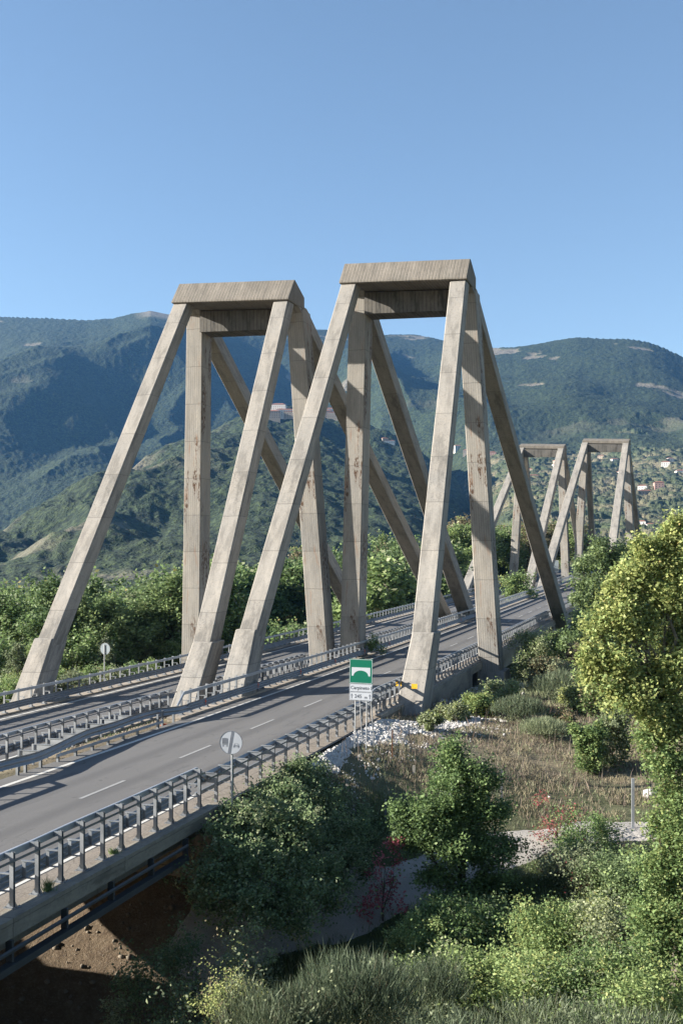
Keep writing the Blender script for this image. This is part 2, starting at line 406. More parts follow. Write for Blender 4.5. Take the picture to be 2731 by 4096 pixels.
mb = MB(); mb.sweep([(-13.85, .0), (-13.378, .0), (-13.378, .1), (-13.85, .1)], seg(TS, -6, 31.3), lambda t: 0, lambda t: 0); mb.build('edge_kerb', CONC_D, nd)
mb = MB(); mb.sweep([(-14.346, -.005), (-13.852, -.005), (-13.852, .006), (-14.346, .006)], seg(TS, -6, 31.3), lambda t: 0, lambda t: 0); mb.build('verge', SHOULD, nd)
mb = MB(); mb.sweep([(-23.6, .0), (-22.76, .0), (-22.76, .09), (-23.6, .09)], seg(TS, -6, 31.3), lambda t: 0, lambda t: 0); mb.build('edge_kerb', CONC_K, nd)
for dz_, r_, ds_ in ((-.52, .055, .14), (-.86, .13, .2)):
    mb = MB(); tt = seg(TS, -6, 28.5)
    if r_ < .1:
        pts = [(-13.3 + ds_ * .3, a, dz_) for a in tt]; mb.tube(pts, [r_] * len(pts), 6); mb.build('pipe', RUBBER, nd)
    else:
        mb.sweep([(-13.42, dz_ - .1), (-13.2, dz_ - .1), (-13.2, dz_ + .06), (-13.42, dz_ + .06)], tt, lambda t: 0, lambda t: 0); mb.build('cable_duct', RUBBER, nd)
for a in np.arange(0, 29, 2.2):
    mb = MB(); mb.box(-13.46, -13.3, a, a + .08, -1.0, -.33); mb.build('hanger', RUBBER, nd)
gp = None
nd2 = deck('concrete deck of the short bridge carrying the left carriageway, mostly out of view', -36.4, -26.1, DZ2, -6, 33, .62)
mb = MB(); mb.sweep([(-26.098, DZ2 - .3), (-23.66, -.45), (-23.66, -.3), (-26.098, DZ2 - .15)], seg(TS, -6, 25.0), lambda t: 0, lambda t: 0); mb.build('added_sun_blocker', CONC_D, nd2)  # added plate closing the deck gap to keep sunlight off the slope below
deck('long concrete deck of the near carriageway between the big towers', -23.55, -13.38, -.0, 62, 268, 1.6, low=.55)
deck('long concrete deck of the left carriageway between the far towers', -36.45, -26.05, DZ2, 62, 268, 1.6, low=.55)
# abutment and retaining wall
mb = MB(); mb.box(-23.6, -13.4, 31.34, 33, -7, -.35); o = mb.build('abutment_wall', CONC_D); tag(o, 'concrete abutment wall under the end of the short bridge', 'wall')
mb = MB(); mb.box(-37, -25.9, 33.04, 35, -7, -.4 + DZ2); o = mb.build('abutment_wall', CONC_D); tag(o, 'concrete abutment wall in shade under the left carriageway', 'wall')
mb = MB(); mb.sweep([(-13.72, -3), (-13.37, -3), (-13.37, -.0), (-13.72, -.0)], seg(TS, 55.2, 75.5), lambda t: 0, lambda t: 0); o = mb.build('retaining_wall', CONC_D, bevel=.03)
tag(o, 'low grey retaining wall below the guardrail between the right anchorage and the pillar', 'wall')

# ---------------------------------------------------------------- guardrails
def post_mesh(kind, rd):
    """origin at the foot, rd: direction (+1/-1 in s) towards the road"""
    mb = MB(True)
    if kind == 'tall':
        H = 1.235
        mb.box(-.05, .05, -.04, -.033, .012, H); mb.box(-.05, .05, .033, .04, .012, H); mb.box(-.005, .005, -.038, .038, .012, H)
        mb.box(-.17, .17, -.12, .12, 0, .012)
        for q in (-1, 1):
            mb.quad([(.06 * q, 0, .012), (.155 * q, 0, .012), (.06 * q, 0, .17)]); 
            for y in (-.09, .09): mb.box(.12 * q - .012, .12 * q + .012, y - .012, y + .012, .012, .04)
        mb.box(min(.06 * rd, .2 * rd), max(.06 * rd, .2 * rd), -.03, .03, 1.1, 1.21)
        mb.box(min(.06 * rd, .42 * rd), max(.06 * rd, .42 * rd), -.035, .035, .735, .76)
        mb.box(min(.06 * rd, .42 * rd), max(.06 * rd, .42 * rd), -.035, .035, .34, .36)
        mb.box(min(.32 * rd, .41 * rd), max(.32 * rd, .41 * rd), -.004, .004, .36, .735)
    else:
        H = .95
        mb.box(-.05, .05, -.04, -.033, -.35, H); mb.box(-.05, .05, .033, .04, -.35, H); mb.box(-.005, .005, -.033, .033, -.35, H)
        mb.box(min(.05 * rd, .5 * rd), max(.05 * rd, .5 * rd), -.03, .03, .93, .955)
        mb.box(min(-.05 * rd, .42 * rd), max(-.05 * rd, .42 * rd), -.004, .004, .62, .93)
        mb.box(min(.05 * rd, .45 * rd), max(.05 * rd, .45 * rd), -.025, .025, .36, .38)
    v = np.array(mb.v, float); me = mesh_np('post', v, mb.f, [STEEL], mb.uv); return me
PM = {}
def wave(z0, z1, off, rd, waves=3):
    pts = []; n = waves * 6
    for i in range(n + 1):
        k = i / n; pts.append((off + rd * (.035 * math.cos(k * waves * 2 * math.pi)), z0 + (z1 - z0) * k))
    return pts + [(a - rd * .006, b) for a, b in pts[::-1]]
def guardrail(name, label, s, rd, t0, t1, z, kind='tall', step=1.0, sfun=None, top=(None, None), gaps=(), wz=(.34, .74), posts0=None, group=None, refl=0, tie=True, wave_on=True):
    root = thing(name, label, 'guardrail', W(s, t0, z), group)
    sf = sfun or (lambda t: s); zf = lambda t: z
    runs = []; a = t0
    for g0, g1 in gaps: runs.append((a, g0)); a = g1
    runs.append((a, t1))
    rr = random.Random(int(abs(s) * 100 + t0))
    for i, (a, b) in enumerate(runs):
        n = max(2, int((b - a) / 1.5)); ts = list(np.linspace(a, b, n + 1))
        jit = {t: (rr.uniform(-.012, .012), rr.uniform(-.008, .008)) for t in ts}
        sj = lambda t: sf(t) + jit.get(t, (0, 0))[0]; zj = lambda t: zf(t) + jit.get(t, (0, 0))[1]
        if wave_on:
            mb = MB(); mb.sweep(wave(wz[0], wz[1], rd * .44, rd, 3 if kind == 'tall' else 2), ts, sj, zj); mb.build('wave_rail', STEEL, root)
        if kind == 'tall':
            mb = MB(); o_ = rd * .235
            mb.sweep([(o_ - .04, 1.15), (o_ + .04, 1.15), (o_ + .04, 1.315), (o_ - .04, 1.315)], ts, sj, zj); mb.build('top_rail', STEEL_L, root, bevel=.01)
            if tie:
                mb = MB(); mb.sweep([(-rd * .07, 1.13), (-rd * .065, 1.13), (-rd * .065, 1.19), (-rd * .07, 1.19)], ts, sf, zf); mb.build('tie_strap', STEEL_D, root)
        else:
            mb = MB(); mb.sweep([(-rd * .056, .86), (-rd * .051, .86), (-rd * .051, .92), (-rd * .056, .92)], ts, sf, zf); mb.build('tie_strap', STEEL_D, root)
            mb = MB(); o_ = rd * .42; mb.sweep([(o_ - .03, .3), (o_ + .03, .3), (o_ + .03, .42), (o_ - .03, .42)], ts, sf, zf); mb.build('lower_rail', STEEL, root)
    key = (kind, rd)
    if key not in PM: PM[key] = post_mesh(kind, rd)
    tt = [t for t in np.arange((posts0 if posts0 is not None else t0), t1 + .01, step) if not any(g0 < t < g1 for g0, g1 in gaps)]
    for t in tt[:99]:
        p = link(bpy.data.objects.new('post', PM[key])); p.parent = root; p.location = W(sf(t), t, z + (.1 if kind == 'tall' else 0)) - root.location
        p.rotation_euler = (0, 0, -.000356 * t)
    if len(tt) > 99:
        mb = MB()
        for t in tt[99:]:
            s_ = sf(t); mb.box(s_ - .05, s_ + .05, t - .04, t + .04, z, z + 1.37); mb.box(min(s_, s_ + .4 * rd), max(s_, s_ + .4 * rd), t - .03, t + .03, z + .7, z + .75)
        o = mb.build('post', STEEL, root); o['kind'] = 'stuff'
    for q in range(refl):
        t = t0 + 2 + q * 7.3; mb = MB()
        if any(g0 < t < g1 for g0, g1 in gaps): continue
        mb.box(s + rd * .475, s + rd * .50, t, t + .02, z + .38, z + .7); 
        mb.quad([(s + rd * .5, t, z + .5), (s + rd * .5, t + .13, z + .55), (s + rd * .5, t, z + .66)])
        mb.build('reflector', ORANGE, root)
    return root
def ramp_piece(root, s, rd, ta, za, tb, zb, z=0, w=.07, h=.14):
    mb = MB(); o = s + rd * .235; mb.bar((o, ta, za + z), (o + rd * .12, tb, zb + z), w, h); mb.build('sloping_end_rail', STEEL_L, root, bevel=.01)
g = guardrail('guardrail', 'tall steel guardrail on the short bridge at lower left, seen from behind', -13.83, -1, 8, 30.9, 0, posts0=8.6, tie=True); ramp_piece(g, -13.83, -1, 30.9, 1.24, 31.9, .78)
g = guardrail('guardrail', 'lower steel guardrail from the short bridge to the yellow-marked anchorage, behind the green sign', -13.83, -1, 31.2, 53.2, 0, 'low', 1.32, wz=(.56, .92), posts0=31.9)
g = guardrail('guardrail', 'tall steel guardrail passing the yellow-marked anchorage and the right pillar', -13.83, -1, 52.2, 262, 0, posts0=52.4); ramp_piece(g, -13.83, -1, 52.2, 1.24, 51.1, .9)
g = guardrail('guardrail', 'tall guardrail between the carriageways, its sloping end beside the anchorages', -23.15, 1, 48.5, 262, 0, posts0=48.7, refl=12, tie=False); ramp_piece(g, -23.15, 1, 48.5, 1.24, 47.5, .72)
g = guardrail('guardrail', 'tall guardrail piece of the short bridge cut by the left edge of the photo', -23.15, 1, 8, 31.7, 0, posts0=8.3, tie=False); ramp_piece(g, -23.15, 1, 31.7, 1.24, 32.7, .75)
def sfn(t): return float(np.interp(t, [31, 33.2, 34.5, 37, 40.5, 44, 46.2, 47.6, 48.6], [-23.15, -22.85, -22.75, -23.2, -23.75, -23.85, -23.75, -23.1, -23.15]))
g = thing('guardrail', 'low bent steel guardrail wandering along the gravel median between the two tall ones', 'guardrail', W(-22.8, 34, 0))
mb = MB(); ts = list(np.linspace(31.2, 48.7, 30)); mb.sweep(wave(.36, .74, .44, 1, 2), ts, sfn, lambda t: .03 * math.sin(t)); mb.build('wave_rail', STEEL, g)
mb = MB(); ts = list(np.linspace(36.5, 45.6, 9)); mb.sweep([(-.03, .2), (.03, .2), (.03, .31), (-.03, .31)], ts, lambda t: -22.6, lambda t: 0); mb.build('lower_rail', STEEL_L, g)
mb = MB(True); mb.box(-.05, .05, -.05, -.043, -.3, .72); mb.box(-.05, .05, .043, .05, -.3, .72); mb.box(-.005, .005, -.043, .043, -.3, .72)
pm = mesh_np('post', np.array(mb.v), mb.f, [STEEL], mb.uv)
for k, t in enumerate([33.9, 34.4, 35.4, 36.6, 37.9, 39.2, 40.5, 41.8, 43.1, 45.1, 46.3, 47.5]):
    p = link(bpy.data.objects.new('post', pm)); p.parent = g; hi = 1. if t < 35.5 or t > 45 else .45; p.location = W(-22.62 if t < 46 else -23.0, t, -.05) - g.location; p.scale = (1, 1, hi)
for k, t in enumerate([35, 36.3, 37.6, 38.9, 40.2, 41.5, 42.8, 44.1]):
    mb = MB(); s_ = sfn(t); mb.box(s_ - .5, s_ + .4, t - .03, t + .03, .70, .72); mb.box(s_ - .3, s_ + .35, t - .003, t + .003, .42, .7); mb.box(s_ - .5, s_ - .42, t - .035, t + .035, -.1, .72); mb.build('bracket', STEEL, g)
guardrail('guardrail', 'tall steel guardrail right of the left carriageway, seen from behind across the median', -26.35, -1, 33.6, 262, DZ2, posts0=34.4, step=1.07, gaps=[(54.6, 58.8), (77, 81)])
guardrail('guardrail', 'tall steel guardrail on the far edge of the left carriageway in front of the trees', -35.25, 1, 30, 262, DZ2, posts0=30.4, step=1.3, sfun=lambda t: -35.15 - .004 * (t - 50), refl=0, tie=False)

# ---------------------------------------------------------------- signs
def text_mesh(name, body, size, mat, parent, loc, depth=.002):
    c = bpy.data.curves.new(name, 'FONT'); c.body = body; c.size = size; c.extrude = depth; c.resolution_u = 4; c.offset = size * .016
    o = link(bpy.data.objects.new(name, c)); dg = bpy.context.evaluated_depsgraph_get()
    me = bpy.data.meshes.new_from_object(o.evaluated_get(dg)); bpy.data.objects.remove(o); bpy.data.curves.remove(c)
    me.materials.clear(); me.materials.append(mat)
    p = link(bpy.data.objects.new(name, me)); p.parent = parent; p.location = loc; p.rotation_euler = (math.radians(90), 0, 0); return p
def plate(name, pts, y0, y1, mat, parent, bevel=0):
    """flat shape in the sign's x-z plane between y0 (front) and y1"""
    n = len(pts); v = [(x, y0, z) for x, z in pts] + [(x, y1, z) for x, z in pts]
    f = [list(range(n)), list(range(2 * n - 1, n - 1, -1))] + [[i, i + n, (i + 1) % n + n, (i + 1) % n] for i in range(n)]
    me = mesh_np(name, v, f, [mat]); bm = bmesh.new(); bm.from_mesh(me); bmesh.ops.recalc_face_normals(bm, faces=bm.faces)
    bmesh.ops.triangulate(bm, faces=[q for q in bm.faces if len(q.verts) > 4]); bm.to_mesh(me); bm.free()
    o = link(bpy.data.objects.new(name, me)); o.parent = parent; return o
def rrect(x0, x1, z0, z1, r, n=5):
    P = []
    for cx, cz, a in ((x1 - r, z1 - r, 0), (x0 + r, z1 - r, 90), (x0 + r, z0 + r, 180), (x1 - r, z0 + r, 270)):
        for i in range(n + 1):
            t = math.radians(a + 90 * i / n); P.append((cx + r * math.cos(t), cz + r * math.sin(t)))
    return P
def frame(name, outer, inner, y0, y1, mat, parent):
    n = len(outer); v = []
    for P in (outer, inner):
        for y in (y0, y1): v += [(x, y, z) for x, z in P]
    f = []
    for i in range(n):
        j = (i + 1) % n; a, b, c, d = 0, n, 2 * n, 3 * n
        f += [[a + i, a + j, c + j, c + i], [b + j, b + i, d + i, d + j], [a + j, a + i, b + i, b + j], [c + i, c + j, d + j, d + i]]
    o = link(bpy.data.objects.new(name, mesh_np(name, v, f, [mat]))); o.parent = parent; return o
def bridge_sign():
    s, t = -12.0, 42.5; z0 = 0.1
    R = thing('road_sign', 'green bridge sign reading Carpineto I and 245 m on steel legs in the white gravel', 'road sign', W(s, t, z0))
    R.rotation_euler = (0, math.radians(.8), -.03)
    zt = 3.77 - z0; w = .505
    P = plate('green_panel', rrect(-w, w, zt - 1.03, zt, .01), -.02, 0, GREEN, R)
    frame('border', rrect(-w + .015, w - .015, zt - 1.015, zt - .015, .05), rrect(-w + .03, w - .03, zt - 1.0, zt - .03, .045), -.024, -.021, SWHITE, P)
    cz = zt - .355; arc = []
    for i in range(15):
        a = math.pi - math.pi * i / 14; arc.append((.325 * math.cos(a), cz - .355 + .23 * math.sin(a) * 1.0))
    plate('bridge_symbol', [(-.405, cz), (-.405, cz - .355)] + arc + [(.405, cz - .355), (.405, cz)], -.0245, -.0205, SWHITE, P)
    for k, (a, b) in enumerate(((zt - 1.375, zt - 1.045), (zt - 1.735, zt - 1.39))):
        Q = plate('name_panel' if k == 0 else 'distance_panel', rrect(-w + .01, w, a, b, .01), -.02, 0, SWHITE, R)
        frame('border', rrect(-w + .025, w - .015, a + .012, b - .012, .04), rrect(-w + .032, w - .022, a + .019, b - .019, .035), -.023, -.021, SINK, Q)
        if k == 0: text_mesh('lettering', 'Carpineto I', .2, SINK, Q, (-.445, -.022, a + .1))
        else:
            text_mesh('lettering', '245', .215, SINK, Q, (-.27, -.022, a + .1)); text_mesh('lettering', 'm', .17, SINK, Q, (.16, -.022, a + .085))
            for x in (-.39, .40):
                plate('arrow', [(x - .02, a + .07), (x + .02, a + .07), (x + .02, a + .19), (x + .06, a + .19), (x, a + .28), (x - .06, a + .19), (x - .02, a + .19)], -.0235, -.0205, SGREY, Q)
    for x, y, dx in ((-.24, .03, 0), (-.16, .32, .06), (.26, .03, 0), (.34, .32, .07)):
        mb = MB(True); mb.tube([(x + dx, y + (.5 if y > .1 else 0), -.5), (x, y, zt - .1 if y < .1 else zt - 1.5)], [.026] * 2, 8); o = mb.build('leg', STEEL_L); o.parent = R
    for x in (-.3, .3):
        mb = MB(True); mb.box(x - .1, x + .1, -.0, .06, zt - .3, zt - .26); mb.box(x - .1, x + .1, 0, .06, zt - 1.6, zt - 1.56); o = mb.build('bracket', STEEL); o.parent = R
bridge_sign()
def disc(r, n=40, dx=0, dz=0): return [(dx + r * math.cos(2 * math.pi * i / n), dz + r * math.sin(2 * math.pi * i / n)) for i in range(n)]
def round_sign():
    R = thing('road_sign', 'round grey sign ending the no-overtaking rule for lorries, on a pole by the low guardrail', 'road sign', W(-12.9, 30.95, -.1)); R.rotation_euler = (0, 0, .12)
    zc = 2.25; r = .365
    P = plate('sign_face', disc(r, 40, 0, zc), -.02, 0, SWHITE, R)
    a = math.radians(80); u = (math.cos(a), math.sin(a)); n = (-u[1], u[0])
    q = lambda k, m: (u[0] * k + n[0] * m, zc + u[1] * k + n[1] * m)
    plate('diagonal_bar', [q(-.36, -.045), q(.36, -.045), q(.36, .045), q(-.36, .045)], -.0235, -.0205, SGREY, P)
    plate('lorry_symbol', [(-.29, zc - .04), (-.1, zc - .045), (-.1, zc + .13), (-.195, zc + .145), (-.29, zc + .13)], -.023, -.0205, SGREY, P)
    plate('lorry_symbol', [(-.29, zc - .07), (-.1, zc - .075), (-.1, zc - .055), (-.29, zc - .05)], -.023, -.0205, SGREY, P)
    for x in (-.275, -.24, -.15, -.115): plate('lorry_symbol', [(x - .008, zc - .13), (x + .008, zc - .13), (x + .008, zc - .085), (x - .008, zc - .085)], -.023, -.0205, SGREY, P)
    cz = zc - .09
    frame('car_symbol', [(.09, cz + .0), (.26, cz - .005), (.235, cz + .06), (.115, cz + .062)], [(.105, cz + .01), (.245, cz + .006), (.225, cz + .05), (.125, cz + .052)], -.023, -.0205, SGREY, P)
    frame('car_symbol', [(.075, cz - .045), (.27, cz - .05), (.265, cz - .008), (.08, cz - .004)], [(.12, cz - .036), (.23, cz - .038), (.22, cz - .018), (.125, cz - .016)], -.023, -.0205, SGREY, P)
    for x in (.095, .25): plate('car_symbol', [(x - .02, cz - .075), (x + .02, cz - .075), (x + .02, cz - .06), (x - .02, cz - .06)], -.023, -.0205, SGREY, P)
    frame('rim', disc(r + .004, 40, 0, zc), disc(r - .006, 40, 0, zc), -.026, .004, SGREY, P)
    mb = MB(True); mb.tube([(0.02, .03, -.6), (0.02, .03, zc + .3)], [.03] * 2, 10); o = mb.build('pole', STEEL_L); o.parent = R
    mb = MB(True); mb.tube([(.02, .05, 1.05), (.3, .35, .2)], [.012] * 2, 6); o = mb.build('brace', STEEL_D); o.parent = R
round_sign()
R = thing('road_sign', 'round traffic sign seen from its grey back beside the left carriageway', 'road sign', W(-37.6, 66.3, -1.2)); R.rotation_euler = (0, 0, -.1)
P = plate('sign_face', disc(.41, 32, .03, 2.82), .0, .02, SBACK, R); frame('rim', disc(.415, 32, .03, 2.82), disc(.395, 32, .03, 2.82), -.01, .03, STEEL_D, P)
mb = MB(True); mb.tube([(0, -.04, -.8), (0, -.04, 3.12)], [.033] * 2, 8); o = mb.build('pole', STEEL_L); o.parent = R
mb = MB(True); mb.box(-.12, .14, -.02, -.003, 3.05, 3.09); mb.box(-.12, .14, -.02, -.003, 2.53, 2.57); o = mb.build('bracket', STEEL); o.parent = R
R = thing('road_sign', 'small distant panel sign between the far towers, seen from behind', 'road sign', W(-28.6, 226, DZ2))
P = plate('sign_face', rrect(-.75, .75, 1.9, 4.4, .05), 0, .03, SBACK, R); frame('rim', rrect(-.77, .77, 1.88, 4.42, .05), rrect(-.7, .7, 1.95, 4.35, .05), -.02, .05, STEEL_L, P)
mb = MB(True); mb.tube([(-.4, .05, -.2), (-.4, .05, 4.2)], [.05] * 2, 6); mb.tube([(.4, .05, -.2), (.4, .05, 4.2)], [.05] * 2, 6); o = mb.build('leg', STEEL); o.parent = R
#PART2
# ---------------------------------------------------------------- terrain
RNG = np.random.default_rng(7)
LAT = RNG.random((256, 256))
def vnoise(x, y):
    xi = np.floor(x).astype(int); yi = np.floor(y).astype(int); fx = x - xi; fy = y - yi
    fx = fx * fx * (3 - 2 * fx); fy = fy * fy * (3 - 2 * fy); g = lambda a, b: LAT[a % 256, b % 256]
    return (g(xi, yi) * (1 - fx) + g(xi + 1, yi) * fx) * (1 - fy) + (g(xi, yi + 1) * (1 - fx) + g(xi + 1, yi + 1) * fx) * fy
def fbm(x, y, o=4, gain=.5):
    s = 0; a = 1; tot = 0
    for i in range(o):
        s = s + a * vnoise(x * 2 ** i + 17.3 * i, y * 2 ** i + 5.1 * i); tot += a; a *= gain
    return s / tot
SP, CP = math.sin(PSI), math.cos(PSI)
def toworld(X, Z, z=0):
    """camera-aligned right / depth in metres -> world"""
    X = np.asarray(X, float); Z = np.asarray(Z, float)
    return X * CP - Z * SP, X * SP + Z * CP, z
def at(xd, yd, Z):
    X = (xd - 784) / 2418.3 * Z; x, y, _ = toworld(X, Z); return Vector((float(x), float(y), CAMZ + (1305.4 - yd) / 2418.3 * Z))
CTRL = np.array([
 (-12.8, 32, -.5), (-12.8, 40, -.1), (-12.5, 50, -.12), (-12.3, 56, -.5), (-12.5, 63, -1.0), (-12.6, 75, -1.45), (-10, 80, -1.7), (-12, 92, -5), (-12, 115, -10), (-12, 150, -15), (-12, 190, -11), (-12, 225, -2), (-12, 260, -.5), (-12, 400, -1),
 (-8, 40, -1.6), (-9, 45, -.6), (-8, 52, -.6), (-4, 47, -1.7), (0, 50, -1.5), (5, 50, -1.2), (-6, 62, -1.1), (0, 70, -1.6), (8, 60, -1.2), (8, 85, -3), (18, 50, .5),
 (-4.2, 39.7, -2.5), (-3.5, 40.8, -2.45), (-1, 41.5, -2.3), (3, 42, -1.8), (-9.4, 34.6, -3.6), (-9, 36.2, -3.3), (-12, 32.3, -4.6) , (-12.6, 30.5, -4.6), (-14, 27, -6.3), (-15.5, 25, -6.4), (-20, 23, -4.8), (-19.5, 28.5, -3.9), (-26, 29, -3.6), (-30, 22, -5.5), (-38, 20, -6), (-45, 35, -3.5), (-15, 12, -6), (-28, 8, -6.5),
 (-7.5, 31, -4.5), (-5, 27, -4.2), (-8, 22, -5), (-2, 30, -3.6), (2, 31, -3.2), (0, 24, -3.6), (-4, 18, -3.2), (5, 20, -1.5), (-10, 16, -5), (0, 8, 1.5), (0, 0, 5.6), (8, 8, 3.5), (-8, 8, -2.5), (10, 30, -1.6), (14, 40, 0),
 (-37.5, 50, -1.3), (-41, 60, -2.2), (-45, 80, -3.2), (-40, 100, -6), (-60, 55, -3.8), (-65, 100, -7.5), (-90, 70, -9), (-80, 150, -17), (-40, 150, -15), (-45, 200, -8), (-60, 240, -3), (-130, 120, -25), (-180, 240, -35), (-130, 300, -14), (-45, 260, -2), (-60, 340, -2), (0, 270, -2), (25, 225, -5), (25, 160, -14), (25, 110, -8), (60, 60, 3), (70, 150, -6), (80, 250, -4), (0, 400, -4), (-150, 420, -12), (60, 420, -6), (180, 100, 4), (180, 420, -8), (-200, 0, -25), (150, -20, 8), (-60, 0, -9), (-40, -20, -7)], float)
def tps_fit(P):
    n = len(P); d = np.sqrt(((P[:, None, :2] - P[None, :, :2]) ** 2).sum(-1)); K = np.where(d > 0, d ** 2 * np.log(d + 1e-9), 0) + np.eye(n) * 6.
    A = np.zeros((n + 3, n + 3)); A[:n, :n] = K; A[:n, n] = 1; A[:n, n + 1:] = P[:, :2]; A[n:, :n] = A[:n, n:].T
    return np.linalg.solve(A, np.r_[P[:, 2], 0, 0, 0])
TW = tps_fit(CTRL)
def sst(a, b, x): k = np.clip((x - a) / (b - a), 0, 1); return k * k * (3 - 2 * k)
def ground_rel(s, t):
    s = np.asarray(s, float); t = np.asarray(t, float); sh = np.broadcast(s, t).shape
    S = np.broadcast_to(s, sh).ravel(); T = np.broadcast_to(t, sh).ravel(); out = np.empty(S.size)
    for i in range(0, S.size, 20000):
        d = np.hypot(S[i:i + 20000, None] - CTRL[None, :, 0], T[i:i + 20000, None] - CTRL[None, :, 1])
        out[i:i + 20000] = (np.where(d > 0, d * d * np.log(d + 1e-9), 0) @ TW[:-3]) + TW[-3] + TW[-2] * S[i:i + 20000] + TW[-1] * T[i:i + 20000]
    z = out + (fbm(S * .22, T * .22, 4) - .5) * .5 + (fbm(S * 1.3 + 9, T * 1.3, 3) - .5) * .16
    # under the carriageways
    r = (S < -13.42) & (S > -24.0) & (T > 32.0) & (T < 63); z = np.where(r, -.12, z)
    l = (S < -24.0) & (S > -36.3) & (T > 33.6) & (T < 63); z = np.where(l, DZ2 - .12, z)
    u = (S < -13.2) & (S > -36.6) & (T >= 63); z = np.where(u, np.minimum(z, -4.2), z)
    ml = (S > -13.42) & (S < -12.9) & (T > 33) & (T < 55); z = np.where(ml, np.minimum(z, -.05), z)
    return z.reshape(sh)
def ground(s, t):
    return Wn(s, t, ground_rel(s, t))
def gz(x, y):
    """world ground height under a world point"""
    tc = min(max(y, -20), 260); ex = y - tc
    s = x - (0.000178 * tc * tc + 2 * .000178 * tc * ex)
    return float(ground(np.array([s]), np.array([y]))[0][2])
def axis(parts):
    o = []
    for a, b, st in parts: o += list(np.arange(a, b, st))
    return np.array(sorted(set(np.round(o + [parts[-1][1]], 3))))
gs = axis([(-320, -100, 12), (-100, -46, 3), (-46, -38, .8), (-38, -14, 1.2), (-14, 10, .33), (10, 40, 2), (40, 240, 10)]); gs = np.sort(np.r_[gs, [-13.43, -13.41, -24.01, -23.99, -36.29, -36.31, -36.59, -36.61]])
gt = axis([(-40, 0, 5), (0, 16, 1), (16, 62, .33), (62, 110, 1), (110, 250, 4), (250, 470, 11)]); gt = np.sort(np.r_[gt, [32.02, 33.62, 31.98, 33.58, 62.98, 63.02]])
G = ground(gs[None, :], gt[:, None]); nt, ns = len(gt), len(gs)
idx = np.arange(nt * ns).reshape(nt, ns)
F = np.stack([idx[:-1, :-1], idx[:-1, 1:], idx[1:, 1:], idx[1:, :-1]], -1).reshape(-1, 4)
S_, T_ = np.meshgrid(gs, gt)
# where the gravel path, the white stones, the bare soil lie
PATH = np.array([(-13.6, 29.0), (-12.4, 31.2), (-9.4, 34.8), (-7, 37), (-4.4, 39.6), (-2, 41), (2, 42), (8, 43), (20, 44)], float)
def dist_path(S, T):
    best = np.full(S.shape, 1e9)
    for a, b in zip(PATH[:-1], PATH[1:]):
        d = b - a; k = np.clip(((S - a[0]) * d[0] + (T - a[1]) * d[1]) / (d @ d), 0, 1)
        best = np.minimum(best, np.hypot(S - a[0] - k * d[0], T - a[1] - k * d[1]))
    return best
def ground_mat():
    M = Mat('ground_soil', .95); pos = M.pos()
    at_ = lambda nm: M.n('Attribute', dict(attribute_name=nm)).outputs['Fac']
    n1 = M.noise(pos, .35, 6, .6); n2 = M.noise(pos, 3., 6, .7); n3 = M.noise(pos, 14., 4, .7)
    dry = M.mix(M.mapr(n1, .35, .65), (.17, .14, .098), (.12, .115, .065)); dry = M.mix(M.mapr(n2, .4, .7), dry, (.21, .175, .12)); dry = M.mix(M.mapr(n3, .5, .7, 0, .6), dry, (.09, .08, .045))
    grn = M.mix(M.mapr(n2, .35, .7), (.035, .05, .02), (.07, .085, .035))
    c = M.mix(at_('green'), dry, grn)
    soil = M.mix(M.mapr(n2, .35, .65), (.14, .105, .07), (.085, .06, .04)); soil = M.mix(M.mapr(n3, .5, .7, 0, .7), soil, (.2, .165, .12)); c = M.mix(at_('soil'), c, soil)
    h = M.math('ADD', M.math('MULTIPLY', n2, .7), M.math('MULTIPLY', n3, .3))
    M.col(c); M.bump(h, .12, .9); return M.m
GM = ground_mat()
me = mesh_np('ground', G.reshape(-1, 3), F, [GM], smooth=True)
def vattr(me, name, v):
    a = me.attributes.new(name, 'FLOAT', 'POINT'); a.data.foreach_set('value', np.asarray(v, np.float32).ravel())
gr = np.clip(sst(.42, .6, fbm(S_ * .12, T_ * .12, 4)) * .7 + sst(60, 90, T_) * .8 + sst(40, 32, T_) * .75 + (S_ < -37) * .5, 0, 1)
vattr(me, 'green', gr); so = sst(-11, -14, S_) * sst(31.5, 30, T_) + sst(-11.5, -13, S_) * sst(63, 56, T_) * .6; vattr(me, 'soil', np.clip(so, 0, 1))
struct(link(bpy.data.objects.new('ground', me)))
